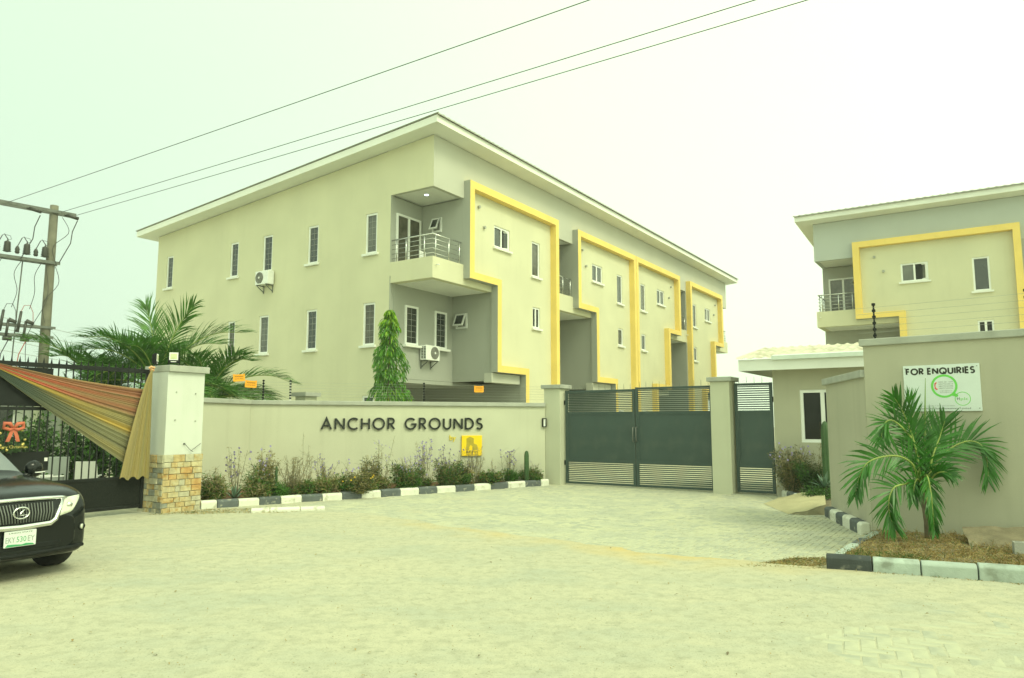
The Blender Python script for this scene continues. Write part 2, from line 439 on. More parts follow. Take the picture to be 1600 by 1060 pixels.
# window: local x to the right seen from outside, y inwards, z up; origin at the lower left of the opening
WCACHE = {}
def window(parent, loc, rotz, w, h, kind='fixed', sill=True):
    key = (round(w, 2), round(h, 2), kind)
    if key not in WCACHE:
        f, g, s, gr = MB(), MB(), MB(), MB()
        t = .075
        y0, y1 = .03, .11
        def ring(mb, x0, x1, z0, z1, ya, yb, t):
            mb.box(x0, x0 + t, ya, yb, z0, z1); mb.box(x1 - t, x1, ya, yb, z0, z1)
            mb.box(x0 + t, x1 - t, ya, yb, z0, z0 + t); mb.box(x0 + t, x1 - t, ya, yb, z1 - t, z1)
        ring(f, 0, w, 0, h, y0, y1, t)
        if kind in ('double', 'door', 'slide'):
            f.box(w / 2 - t * .6, w / 2 + t * .6, y0 + .004, y1 - .004, t, h - t)
            g.box(t, w / 2 - t * .6, .075, .085, t, h - t); g.box(w / 2 + t * .6, w - t, .06, .07, t, h - t)
        elif kind == 'casement':
            f.box(w / 2 - t * .5, w / 2 + t * .5, y0 + .004, y1 - .004, t, h - t)
            g.box(t, w / 2 - t * .5, .075, .085, t, h - t)
            f.x = Matrix.Translation((w - t * .6, y0, 0)) @ Matrix.Rotation(R_(-38), 4, 'Z') @ Matrix.Translation((-(w / 2 - t), -.02, 0))
            ring(f, 0, w / 2 - t * 1.1, t, h - t, -.03, .012, .05); g.x = f.x
            g.box(.05, w / 2 - t * 1.1 - .05, -.012, -.006, t + .05, h - t - .05); g.x = None; f.x = None
        elif kind == 'awning':
            f.x = Matrix.Translation((0, y0 - .01, h - t * .5)) @ Matrix.Rotation(R_(-24), 4, 'X'); g.x = f.x
            ring(f, .03, w - .03, -(h - t), 0, -.045, .0, .06)
            g.box(.09, w - .09, -.03, -.02, -(h - t) + .06, -.06); g.x = None; f.x = None
        else:
            g.box(t, w - t, .07, .08, t, h - t)
        if kind == 'fixed':
            for k in range(1, 6):
                z = t + (h - 2 * t) * k / 6
                gr.box(t, w - t, .062, .067, z - .006, z + .006)
            gr.box(w / 2 - .006, w / 2 + .006, .060, .0655, t, h - t)
        s.box(-.09, w + .09, -.10, .09, -.085, -.004)
        bk = MB(); bk.face([(0, .14, 0), (w, .14, 0), (w, .14, h), (0, .14, h)])  # near-black backing sheet painted as the unlit room
        WCACHE[key] = (f.mesh('window', M['pvc']), g.mesh('pane', M['glass2'] if kind in ('door',) else M['glassdark'] if kind == 'slide' and w < 1.1 else M['glass']),
                       s.mesh('sill', M['white']), gr.mesh('grille', M['bar']) if gr.f else None, bk.mesh('reveal', M['dark']))
    f, g, s, gr, bk = WCACHE[key]
    fo = link('sliding_door' if kind == 'door' else 'window', f, parent, loc, rotz)
    pn = link('pane', g, fo)
    if kind in ('fixed', 'double', 'plain', 'casement'):
        pn.material_slots[0].link = 'OBJECT'; pn.material_slots[0].material = M[rng.choice(('glass', 'glass', 'glassB', 'glassC', 'glass2'))]
    if sill and kind not in ('door', 'awning'): link('sill', s, fo)
    if gr: link('grille', gr, fo)
    link('reveal', bk, fo)
    return fo

# ------------------------------------------------------------------ the apartment blocks
UW = 8.4; DEPTH = 16.9
def railing(parent, pts, posts, z):
    """stainless balcony railing along pts"""
    mb = MB(); mb.tube([(x, y, z + .82) for x, y in pts], .028, 8)
    r = mb.build('railing', M['steel'], parent, smooth=True)
    for k in range(4):
        m = MB(); m.tube([(x, y, z + .14 + .17 * k) for x, y in pts], .011, 6); m.build('rail', M['steel'], r, smooth=True)
    for x, y in posts:
        m = MB(); m.tube([(x, y, z - .02), (x, y, z + .82)], .024, 8); m.build('post', M['steel'], r, smooth=True)

def block(label, origin, rotz, n, special=False, band='band'):
    b = thing('apartment_building', label, 'building', origin, rotz)
    L = n * UW
    ztop = lambda y: 11.9 - .08 * y
    RZ = R_(-90)
    # end walls, with the notch of the corner balconies cut out
    for end in (0, 1):
        mb = MB()
        X = 0.0 if end == 0 else L
        sg = 1 if end == 0 else -1
        fn = lambda y, z, d: (X + sg * d, y, z)
        wins = [(2.66, 3.25, 7.97, 9.5), (5.8, 6.4, 7.97, 9.5), (8.55, 9.15, 7.97, 9.5), (10.78, 11.33, 7.97, 9.5), (15.6, 16.12, 7.97, 9.5),
                (2.68, 3.29, 4.55, 6.13), (5.76, 6.36, 4.55, 6.13), (8.62, 9.23, 4.55, 6.13), (10.8, 11.3, 4.55, 6.05),
                (2.66, 3.25, 1.1, 2.72), (5.8, 6.4, 1.1, 2.72), (8.6, 9.2, 1.1, 2.72), (13.2, 13.8, 1.1, 2.72)]
        holed_wall(mb, 2.0, DEPTH, 0, ztop, wins, fn)
        holed_wall(mb, 0, 2.0, 10.03, ztop, [], fn)
        mb.build('end_wall', M['cream'], b)
        for y0, y1, z0, z1 in wins:
            if end == 0: window(b, (0, y1, z0), R_(-90), y1 - y0, z1 - z0)
            else: window(b, (L, y0, z0), R_(90), y1 - y0, z1 - z0)
    # back wall
    mb = MB(); mb.face([(0, DEPTH, 0), (L, DEPTH, 0), (L, DEPTH, ztop(DEPTH)), (0, DEPTH, ztop(DEPTH))]); mb.build('back_wall', M['cream'], b)
    # upper band under the eaves
    mb = MB(); mb.box(.004, L - .004, 0, .16, 10.03, 11.9); mb.box(.006, .16, .16, 2.2, 10.031, 11.85); mb.box(L - .16, L - .006, .16, 2.2, 10.031, 11.85)
    mb.build('upper_band', M[band], b)
    # roof: soffit + fascia boards + corrugated sheet
    o = .7
    mb = MB()
    zz = lambda y: 12.17 - .08 * y
    mb.prism([(-o, zz(-o) - .25), (DEPTH + o, zz(DEPTH + o) - .25), (DEPTH + o, zz(DEPTH + o)), (-o, zz(-o))], lambda p, q, d: (d, p, q), -o, L + o)
    rf = mb.build('roof', M['white'], b)
    mb = MB(); nx = int((L + 2 * o + .1) / .1)
    top = []; 
    for k in range(nx + 1):
        x = -o - .05 + (L + 2 * o + .1) * k / nx; dz = .018 * math.cos(k * math.pi / 1.5)
        top.append((x, dz))
    for (xa, za), (xb, zb) in zip(top[:-1], top[1:]):
        ya, yb = -o - .09, DEPTH + o + .05
        p = [(xa, ya, zz(ya) + .03 + za), (xb, ya, zz(ya) + .03 + zb), (xb, yb, zz(yb) + .03 + zb), (xa, yb, zz(yb) + .03 + za)]
        mb.face(p)
        mb.face([(xa, ya, zz(ya) - .02), (xb, ya, zz(ya) - .02), p[1], p[0]])
    mb.build('roof_sheet', M['roof'], rf)
    for u in range(n):
        mir = (u >= n / 2)
        x0 = u * UW
        fx = (lambda x: x0 + UW - x) if mir else (lambda x: x0 + x)
        def bx(mb, xa, xb, *r): a, c = sorted((fx(xa), fx(xb))); mb.box(a, c, *r)
        # panel wall (stepped), in three tiers
        mb = MB()
        def pw(xa, xb, z0, z1, holes):
            hs = []
            for h in holes:
                a, c = sorted((fx(h[0]), fx(h[1]))); hs.append((a, c, h[2], h[3]))
            a, c = sorted((fx(xa), fx(xb)))
            holed_wall(mb, a, c, z0, z1, hs, lambda x, z, d: (x, d - .004, z)); return hs
        H = pw(1.77, UW, 7.02, 10.418, [(3.74, 4.85, 8.6, 9.47), (6.55, 7.2, 7.9, 9.42)])
        H += pw(3.62, UW, 3.66, 7.02, [(6.6, 7.2, 5.7, 6.6)])
        H += pw(5.7, UW, 0, 3.66, [(6.5, 7.2, 1.1, 2.4)])
        mb.build('panel_wall', M['cream'], b)
        for k, h in enumerate(H):
            kind = ('casement' if (u == 0) else 'double') if k == 0 else ('slide' if k == 2 and u == 0 else 'plain')
            window(b, (h[0], 0, h[2]), 0, h[1] - h[0], h[3] - h[2], kind)
        # grey recess walls: step walls, back walls
        mb = MB()
        bx(mb, 1.77, 1.93, .005, 2.0, 7.02, 10.03); bx(mb, .2, 1.77, 2.0, 2.16, 6.9, 10.03)
        bx(mb, 3.66, 3.82, .005, 1.95, 3.34, 6.9); bx(mb, .2, 3.66, 1.95, 2.11, 3.34, 6.9)
        bx(mb, 5.66, 5.82, .005, 5.0, 0, 3.34); bx(mb, .2, 5.66, 5.0, 5.16, 0, 3.34)
        bx(mb, .21, 5.66, 1.96, 5.0, 3.2, 3.335)
        if u not in (0, n - 1) or n < 3 and u == n - 1 and False:
            bx(mb, 0, .12, .004, 2.0, 0, 10.03)
        mb.build('recess_wall', M['gray'], b)
        # the wall on the open side at an end unit
        if u in (0, n - 1):
            mb = MB(); bx(mb, .004, .2, 1.99, 2.3, 6.9, 10.03); bx(mb, .004, .2, 1.965, 2.3, 0, 6.9); mb.build('corner_pier', M['gray'], b)
        # white ceiling of the balcony recess with a downlight
        mb = MB(); bx(mb, .16, 1.77, .16, 2.0, 10.06, 10.16); ce = mb.build('ceiling', M['white'], b)
        mb = MB(); mb.lathe([(.07, 0), (.07, .02)], 12, (fx(.75), .95, 10.045)); mb.build('downlight', M['lamp'] if u == 0 and special else M['pvc'], ce)
        # balcony slab with parapet upstand
        mb = MB(); bx(mb, .0, 3.6, .0, 1.96, 6.76, 7.02); bx(mb, 0, 1.77, 0, .15, 7.02, 7.52)
        if u in (0, n - 1): bx(mb, 0, .15, .15, 2.0, 7.02, 7.52)
        sl = mb.build('balcony_slab', M['cream'], b)
        mb = MB(); bx(mb, .3, 3.5, .25, 1.9, 6.745, 6.759); mb.build('soffit_panel', M['white'], sl)
        mb = MB(); mb.tube([(fx(.18), 0.01, 7.24), (fx(.18), -.16, 7.22)], .02, 8); mb.build('drain_pipe', M['pvc'], sl, smooth=True)
        if u in (0, n - 1):
            pts = [(fx(.08), 1.98), (fx(.08), .08), (fx(1.72), .08)]
            posts = [(fx(.08), y) for y in (1.75, 1.3, .45)] + [(fx(x), .08) for x in (.25, 1.0, 1.62)]
        else:
            pts = [(fx(.14), .08), (fx(1.74), .08)]; posts = [(fx(x), .08) for x in (.2, .95, 1.65)]
        railing(b, pts, posts, 7.52)
        # lower canopy slab
        mb = MB(); bx(mb, 3.52, 5.5, -.06, .3, 3.27, 3.63); mb.build('canopy_slab', M['band'], b)
        # sliding door, windows of the recess
        a, c = sorted((fx(.28), fx(1.63)))
        window(b, (a, 1.9, 7.03), 0, c - a, 2.4, 'door')
        if not mir:
            window(b, (1.68, 1.47, 8.9), RZ, .45, .56, 'awning'); window(b, (3.57, 1.75, 5.45), RZ, .55, .6, 'awning')
            for xa, xb in ((.78, 1.5), (2.5, 3.22)): window(b, (x0 + xa, 1.86, 4.6), 0, xb - xa, 1.46, 'fixed')
            window(b, (x0 + .5, 4.9, 1.1), 0, 1.4, 1.5, 'slide')
        else:
            window(b, (fx(1.68), 1.02, 8.9), R_(90), .45, .56, 'awning')
            window(b, (fx(1.5), 1.86, 4.6), 0, .72, 1.46, 'fixed')
        # yellow frame standing proud of the facade, grey on the recess side
        W = UW - .02
        outer = [(1.77, 10.7), (1.77, 7.0), (3.58, 7.0), (3.58, 3.66), (5.6, 3.66), (5.6, 0), (5.86, 0), (5.86, 3.92), (3.85, 3.92), (3.85, 7.26),
                 (2.06, 7.26), (2.06, 10.42), (W - .27, 10.42), (W - .27, 0), (W, 0), (W, 10.7)]
        side = [1, 1, 1, 1, 1, 0, 0, 0, 0, 0, 0, 0, 0, 0, 0, 0]
        mb = MB(); mb.prism([(fx(x), z) for x, z in outer], lambda p, q, d: (p, d, q), .002, -.3, 0, side)
        mb.build('frame_moulding', [M['yellow'], M['gray']], b)
        for x, z in ((2.67, 9.92), (3.03, 9.2)):
            m = MB(); m.tube([(fx(x), .02, z), (fx(x), -.10, z)], .06, 8); m.build('vent_pipe', M['cap'], b)
    return b
M['lamp'] = emit('lit downlight', (.75, .85, 1.0), 3.0)
B1 = block('long three-storey cream apartment block with stepped yellow facade frames, behind the lettered wall', O1, ROT_U, 4, True)
B2 = block('cream and grey apartment block with yellow frame, rising behind the enquiries wall', O2, ROT_G, 4, False, 'coolband')

def aircon(label, loc, rotz, fx_=.5):
    t = thing('air_conditioner', label, 'air conditioner', loc, rotz, 'outdoor air conditioner units on the apartment block')
    mb = MB(); mb.box(0, .8, -.36, -.06, 0, .56); c = mb.build('casing', M['pvc'], t, bevel=.012)
    mb = MB()
    mb.x = Matrix.Translation((fx_, -.362, .28)) @ Matrix.Rotation(R_(90), 4, 'X')
    mb.lathe([(.235, 0), (.235, .012), (.0, .014)], 24)
    mb.build('fan_recess', M['fan'], c)
    mb = MB()
    for r in (.06, .10, .14, .18, .22):
        mb.tube([(fx_ + r * math.cos(a * math.pi / 12), -.382, .28 + r * math.sin(a * math.pi / 12)) for a in range(25)], .005, 4, cap=False)
    for k in range(6):
        a = k * math.pi / 3; mb.tube([(fx_, -.384, .28), (fx_ + .23 * math.cos(a), -.384, .28 + .23 * math.sin(a))], .005, 4)
    mb.build('fan_guard', M['bar'], c)
    mb = MB(); mb.x = Matrix.Translation((fx_, -.387, .28)) @ Matrix.Rotation(R_(90), 4, 'X'); mb.lathe([(.045, 0), (.04, .01)], 14); mb.build('fan_hub', M['pvc'], c)
    mb = MB()
    for r in range(8):
        for q in range(2): mb.box(-.006, .0, -.33 + q * .12, -.25 + q * .12, .06 + r * .058, .095 + r * .058)
    mb.build('side_louvre', M['blackmat'], c)
    for x in (.12, .68):
        mb = MB(); mb.box(x - .02, x + .02, -.38, 0, -.035, -.003); mb.prism([(0, -.3), (0, -.26), (-.34, -.035), (-.38, -.035)], lambda p, q, d: (d, p, q), x - .015, x + .015)
        mb.box(x - .022, x + .022, -.02, -.001, -.32, 0); mb.build('bracket', M['galv'], t)
    return t
M['fan'] = mat('fan recess', (.16, .16, .145), .6)
def b1p(a, b, z): return O1 + U * a + V * b + Vector((0, 0, z))
aircon('white air conditioner under the upper row of windows on the plain side wall', b1p(0, 9.12, 7.36), ROT_U - R_(90), .27)
aircon('white air conditioner between two barred windows in the grey recess', b1p(1.62, 1.95, 4.08), ROT_U)
# white plastic chair on the corner balcony
t = thing('plastic_chair', 'white plastic chair behind the railing of the corner balcony', 'chair', b1p(.62, .75, 7.02), ROT_U + R_(10))
mb = MB(); mb.box(-.22, .22, -.22, .22, .40, .43); mb.build('seat', M['pvc'], t)
mb = MB()
for k in range(4): mb.box(-.2 + k * .11, -.13 + k * .11, .2, .225, .44, .82)
mb.box(-.22, .22, .2, .225, .82, .88); mb.build('backrest', M['pvc'], t)
for sx in (-.2, .2):
    for sy in (-.2, .2):
        mb = MB(); mb.box(sx - .02, sx + .02, sy - .02, sy + .02, 0, .4); mb.build('leg', M['pvc'], t)

# ------------------------------------------------------------------ boundary wall with the lettering
WROT = math.atan2(2.766, 7.496); WLEN = (WR - LK).length
t = thing('boundary_wall', 'long cream boundary wall carrying the black lettering beside the main gate', 'wall', LK, WROT)
mb = MB(); mb.box(.0, WLEN, 0, .225, -.05, 2.2); wb = mb.build('wall_body', M['bwall'], t)
mb = MB(); mb.box(-.06, WLEN - .003, -.06, .285, 2.2, 2.31); mb.build('coping', M['cap'], t, bevel=.012)
P2 = Vector((-7.25, 15.9, 0)); d2 = (LK - P2); a2 = math.atan2(d2.y, d2.x)
t = thing('boundary_wall', 'short cream wall return between the white pillar and the lettered wall', 'wall', P2, a2)
mb = MB(); mb.box(0, d2.length - .003, 0, .225, -.05, 2.2); mb.build('wall_body', M['bwall'], t)
mb = MB(); mb.box(0, d2.length - .065, -.06, .285, 2.201, 2.312); mb.build('coping', M['cap'], t, bevel=.012)

sg = thing('wall_lettering', 'black raised letters spelling ANCHOR GROUNDS on the cream boundary wall', 'sign', LK, WROT)
stroke_line('ANCHOR GROUNDS', 1.71, 6.09, 1.555, .325, .046, -.05, -.012, M['letter'], sg)
by = thing('wall_lettering', 'small yellow word by beside the square yellow plaque', 'sign', LK, WROT)
M['ylet'] = mat('yellow acrylic', (.82, .62, .02), .35, .04, 6)
M['yplaque'] = mat('yellow plaque', (.90, .60, .01), .35, .04, 6)
M['olive'] = mat('olive print', (.42, .32, .03), .5, .1, 8)
M['ink'] = mat('black print', (.02, .02, .015), .5)
o = put_text('by', 5.15, 5.33, 1.27, -.02, M['ylet'], by, 'letter')
o.data.transform(Matrix.Identity(4)); sm = o.modifiers.new('depth', 'SOLIDIFY'); sm.thickness = .02; sm.offset = 0
pl = thing('wall_plaque', 'square yellow REFin plaque with a building emblem below the lettering', 'sign', LK, WROT)
mb = MB(); mb.box(5.49, 6.07, -.06, -.004, .84, 1.395); mb.build('board', M['yplaque'], pl, bevel=.006)
mb = MB()
mb.prism([(5.62, .995), (5.62, 1.31), (5.72, 1.365), (5.83, 1.315), (5.83, 1.18), (5.93, 1.135), (5.93, .995), (5.79, .995), (5.79, 1.10), (5.74, 1.14), (5.70, 1.08), (5.70, .995)],
         lambda p, q, d: (p, d, q), -.062, -.064); mb.build('emblem', M['olive'], pl)
put_text('REFin', 5.615, 5.945, .905, -.0625, M['ink'], pl, size=.11)
put_text('REAL ESTATE', 5.615, 5.945, .862, -.0625, M['ink'], pl, size=.032)
wl = thing('wall_lamp', 'small black framed wall lamp at the gate end of the lettered wall', 'lamp', LK, WROT)
mb = MB(); mb.box(7.895, 7.915, -.07, -.002, 1.62, 1.875); mb.box(7.985, 8.005, -.07, -.002, 1.62, 1.875); mb.box(7.915, 7.985, -.07, -.002, 1.62, 1.64); mb.box(7.915, 7.985, -.07, -.002, 1.855, 1.875)
mb.build('frame', M['black'], wl)
mb = MB(); mb.box(7.917, 7.983, -.05, -.004, 1.642, 1.853); mb.build('diffuser', M['white'], wl)
# part of another wall cap seen over the wall
t = thing('boundary_pillar', 'pale capped pillar head showing above the lettered wall near the black fence post', 'pillar', (-6.25, 21.2, 0), ROT_G)
mb = MB(); mb.box(0, .42, 0, .42, 0, 2.50); mb.build('shaft', M['bwall'], t)
mb = MB(); mb.box(-.08, .52, -.08, .5, 2.50, 2.61); mb.build('cap', M['cap'], t)

# gate pillars
def gate_pillar(label, s, w, h):
    t = thing('gate_pillar', label, 'pillar', GL, ROT_G, 'cream pillars of the main gate')
    mb = MB(); mb.box(s, s + w, -.25, .28, -.05, h); mb.build('shaft', M['bwall'], t, bevel=.01)
    mb = MB(); mb.box(s - .07, s + w + .07, -.32, .35, h, h + .11); mb.build('cap', M['cap'], t, bevel=.012)
gate_pillar('cream gate pillar with cap at the end of the lettered wall', -.56, .53, 2.72)
gate_pillar('cream gate pillar with cap between the double gate and the pedestrian gate', 4.33, .49, 2.78)

def gate_leaf(label, s0, s1, h, handle_right, group, n_top=11, n_bot=10):
    w = s1 - s0
    t = thing('gate_leaf', label, 'gate', GL + (-V) * s0, ROT_G, group)
    e = .07
    mb = MB(); mb.box(0, e, -.03, .03, .04, h); mb.box(w - e, w, -.03, .03, .04, h)
    for z in (.04, .64, 1.99, h - .065): mb.box(e, w - e, -.027, .027, z, z + .06)
    mb.build('frame', M['gate'], t, bevel=.004)
    mb = MB(); mb.box(e, w - e, -.012, .012, .70, 1.99); mb.build('panel', M['gate'], t)
    mb = MB()
    for (xa, xb, za, zb) in ((e, e + .035, .70, 1.99), (w - e - .035, w - e, .70, 1.99), (e + .035, w - e - .035, .70, .73), (e + .035, w - e - .035, 1.96, 1.99)): mb.box(xa, xb, -.024, -.0125, za, zb)
    mb.build('panel_trim', M['gate'], t)
    sm = MB(); sm.box(e + .001, w - e - .001, -.018, .012, 0, .029); me = sm.mesh('slat', M['gate'])
    for k in range(n_bot): link('slat', me, t, (0, 0, .125 + k * (.515 / n_bot)))
    for k in range(n_top): link('slat', me, t, (0, 0, 2.075 + k * ((h - .065 - 2.06) / n_top)))
    hx = w - .035 if handle_right else .035
    if handle_right is not None:
        mb = MB(); mb.tube([(hx, -.03, 1.24), (hx, -.10, 1.24), (hx, -.10, 1.62), (hx, -.03, 1.62)], .016, 8); mb.build('handle', M['galv'], t, smooth=True)
    sp = MB(); sp.tube([(0, 0, 0), (0, 0, .15)], [.006, .003], 5); me = sp.mesh('spike', M['galv'])
    for k in range(int(w / .19)): link('spike', me, t, (.12 + k * .19, 0, h))
    for z in (.55, 2.25):
        xx = -.02 if handle_right else w + .02
        mb = MB(); mb.tube([(xx, -.02, z), (xx, -.02, z + .13)], .022, 8); mb.box(xx - .05, xx + .05, -.012, .0, z + .03, z + .1); mb.build('hinge', M['blackmat'], t)
    return t
gate_leaf('left leaf of the grey slatted double gate, handle at its right', .015, 2.165, 2.66, True, 'grey steel gate leaves')
gate_leaf('right leaf of the grey slatted double gate, beside the middle pillar', 2.185, 4.31, 2.70, False, 'grey steel gate leaves')
gate_leaf('narrow grey pedestrian gate next to the guardhouse', 4.87, 5.80, 2.73, None, 'grey steel gate leaves')

# ------------------------------------------------------------------ guardhouse
t = thing('guardhouse', 'low cream guardhouse with corrugated roof and sliding window beside the pedestrian gate', 'guardhouse', GL, ROT_G)
mb = MB()
holed_wall(mb, 5.83, 9.4, -.05, 3.05, [(6.44, 7.45, 1.28, 2.53)], lambda x, z, d: (x, -.05 + d, z))
mb.face([(5.83, -.05, -.05), (5.83, 3.6, -.05), (5.83, 3.6, 3.5), (5.83, -.05, 3.05)]); mb.face([(9.4, -.05, -.05), (9.4, 3.6, -.05), (9.4, 3.6, 3.5), (9.4, -.05, 3.05)])
mb.face([(5.83, 3.6, -.05), (9.4, 3.6, -.05), (9.4, 3.6, 3.5), (5.83, 3.6, 3.5)])
mb.build('wall', M['ewall'], t)
window(t, (6.44, -.05, 1.28), 0, 1.01, 1.25, 'slide', sill=False)
mb = MB(); mb.box(5.17, 9.9, -.6, -.57, 2.99, 3.26); mb.box(5.17, 5.2, -.57, 3.9, 2.99, 3.26); fa = mb.build('fascia', M['white'], t)
mb = MB(); mb.face([(5.2, -.57, 3.0), (9.9, -.57, 3.0), (9.9, 3.9, 3.4), (5.2, 3.9, 3.4)]); mb.build('soffit', M['white'], t)
mb = MB(); n = 62
for k in range(n):
    a, c = 5.12 + 4.8 * k / n, 5.12 + 4.8 * (k + 1) / n
    wv = lambda j: .022 * math.cos(j * math.pi / 1.5)
    za, zb = wv(k), wv(k + 1)
    mb.face([(a, -.68, 3.285 + za), (c, -.68, 3.285 + zb), (c, 2.2, 3.80 + zb), (a, 2.2, 3.80 + za)])
    mb.face([(a, 2.2, 3.80 + za), (c, 2.2, 3.80 + zb), (c, 4.0, 3.5 + zb), (a, 4.0, 3.5 + za)])
mb.build('roof', M['roofcream'], t)
mb = MB(); mb.prism([(-.70, 3.225), (-.604, 3.225), (-.604, 3.30), (-.45, 3.355), (-.45, 3.365), (-.70, 3.32)], lambda p, q, d: (d, p, q), 5.98, 9.9); mb.build('flashing', M['metalmint'], t)

# ------------------------------------------------------------------ walls on the right
d = LW - EC; la = math.atan2(d.y, d.x)
t = thing('boundary_wall', 'low splayed cream wall with cement coping between guardhouse and enquiries wall', 'wall', EC, la)
mb = MB(); mb.box(.02, d.length, -.22, 0, -.05, 2.46); mb.build('wall_body', M['ewall'], t)
mb = MB(); mb.box(.02, d.length + .06, -.28, .06, 2.46, 2.58); mb.build('coping', M['cap'], t, bevel=.012)
EROT = math.atan2(DE.y, DE.x)
t = thing('boundary_wall', 'tall grey cream wall at the right carrying the white enquiries board', 'wall', EC, EROT)
mb = MB(); mb.box(0, 6, 0, .225, -.05, 2.95); mb.build('wall_body', M['ewall'], t)
mb = MB(); mb.box(-.05, 6.05, -.05, .28, 2.95, 3.06); mb.build('coping', M['cap'], t, bevel=.012)

es = thing('enquiries_board', 'white FOR ENQUIRIES board with two linked green rings on the tall right wall', 'sign', EC, EROT)
X0, X1, Z0, Z1 = .56, 1.555, 1.915, 2.605
M['board'] = mat('white board', (.66, .72, .72), .4, .03, 4)
M['ring'] = mat('green print', (.16, .60, .10), .5, .05, 8)
M['red'] = mat('red print', (.75, .04, .03), .5)
mb = MB(); mb.box(X0, X1, -.03, -.003, Z0, Z1); mb.build('board', M['board'], es, bevel=.003)
stroke_line('FOR ENQUIRIES', X0 + .035, X1 - .06, 2.46, .104, .0225, -.0325, -.0302, M['ink'], es, gap=.13, space=.30)
cx, cz, rr = X0 + .535, 2.285, .156
def ring2(name, cx, cz, r0, r1, m, y=-.0315):
    mb = MB(); n = 40
    for k in range(n):
        a, b_ = 2 * math.pi * k / n, 2 * math.pi * (k + 1) / n
        mb.face([(cx + r * math.cos(q), y, cz + r * math.sin(q)) for r, q in ((r0, a), (r1, a), (r1, b_), (r0, b_))])
    mb.build(name, m, es)
ring2('ring', cx, cz, .142, .172, M['ring']); ring2('ring', X0 + .762, 2.095, .092, .101, M['ring'])
mb = MB(); mb.face([(cx + .095, -.0312, cz - .145), (cx + .135, -.0312, cz - .105), (cx + .175, -.0312, cz - .135), (cx + .16, -.0312, cz - .165)]); mb.build('ring_link', M['ring'], es)
mb = MB(); mb.tube([(cx - .095, -.031, cz + .055), (cx - .115, -.031, cz + .04), (cx - .118, -.031, cz), (cx - .115, -.031, cz - .03), (cx - .09, -.031, cz - .048)], [.010, .009, .006, .009, .010], 6)
mb.build('handset_symbol', M['red'], es)
M['greyink'] = mat('grey print', (.22, .25, .25), .5)
for k, s in enumerate(('0803 201 1009', '08077334514', '08077334388', '08077334356')):
    put_text(s, cx - .07, cx + .115, cz + .052 - k * .031, -.0312, M['greyink'], es, 'phone_number', size=.027)
for k, s in enumerate(('info@holdglobal.com', 'www.holdglobal.com')):
    put_text(s, cx - .06, cx + .10, cz - .075 - k * .022, -.0312, M['greyink'], es, 'web_address', size=.018)
put_text('H', X0 + .69, X0 + .722, 2.075, -.0312, M['ink'], es, size=.06)
put_text('plc', X0 + .735, X0 + .83, 2.075, -.0312, M['ring'], es, size=.06)
put_text('for your comfort in many years to better', X0 + .19, X0 + .66, 1.99, -.0312, M['greyink'], es, size=.02)
put_text('House Hold Global Investment Limited', X0 + .15, X0 + .855, 1.945, -.0312, M['ink'], es, size=.034)
for x, z in ((X0 + .03, Z1 - .04), (X1 - .03, Z1 - .04), (X1 - .03, Z0 + .04), (X0 + .03, Z0 + .04)):
    mb = MB(); mb.tube([(x, -.03, z), (x, -.036, z)], .007, 8); mb.build('screw', M['galv'], es)

# ------------------------------------------------------------------ electric fences
def fence(label, origin, rotz, posts, z0, hgt, x_end, nw=6):
    t = thing('electric_fence', label, 'fence', origin, rotz)
    for x, white in posts:
        mb = MB(); mb.tube([(x, .11, z0), (x, .11, z0 + hgt)], .014, 6); p = mb.build('post', M['pvc'] if white else M['blackmat'], t)
        for k in range(nw + 1):
            m = MB(); z = z0 + .06 + (hgt - .08) * k / nw
            m.lathe([(.014, -.022), (.028, -.018), (.028, .018), (.014, .022)], 8, (x, .11, z)); m.build('insulator', M['blackmat'], p)
    for k in range(nw):
        z = z0 + .06 + (hgt - .08) * (k + .5) / nw
        mb = MB(); mb.tube([(posts[0][0] - .6, .085, z), (posts[-1][0], .085, z)] if x_end is None else [(posts[0][0] - .25, .085, z), (x_end, .085, z)], .0022, 4)
        mb.build('wire', M['wire'], t)
    return t
fence('electric fence of thin posts and wires along the top of the lettered wall', LK, WROT, [(.28, 0), (.94, 1), (4.45, 0), (8.08, 0)], 2.31, .52, None)
fence('electric fence on top of the tall enquiries wall', EC, EROT, [(.16, 0), (2.16, 0), (4.4, 0)], 3.06, .58, 4.4, 5)
def warn(label, loc, rz, tilt):
    t = thing('warning_sign', label, 'sign', loc, rz, 'orange warning plates on the electric fence')
    mb = MB(); mb.prism([(-.125, -.09), (.125, -.09), (.14, -.07), (.14, .10), (.07, .085), (-.07, .085), (-.14, .10), (-.14, -.07)], lambda p, q, d: (p, d, q), 0, -.006); mb.build('plate', M['orange'], t)
    put_text('WARNING', -.10, .10, .015, -.008, M['ink'], t, size=.05); put_text('ELECTRIC FENCE', -.10, .10, -.04, -.008, M['ink'], t, size=.034)
    t.rotation_euler = (0, tilt, rz)
warn('pale orange warning plate nearest the palm, on the fence wires', (-6.82, 18.30, 2.86), WROT, R_(-4))
warn('orange warning plate just left of the first fence post', (-6.56, 18.42, 2.71), WROT, R_(3))
warn('orange warning plate in front of the dark carport recess', (-.93, 20.62, 2.68), WROT, R_(0))

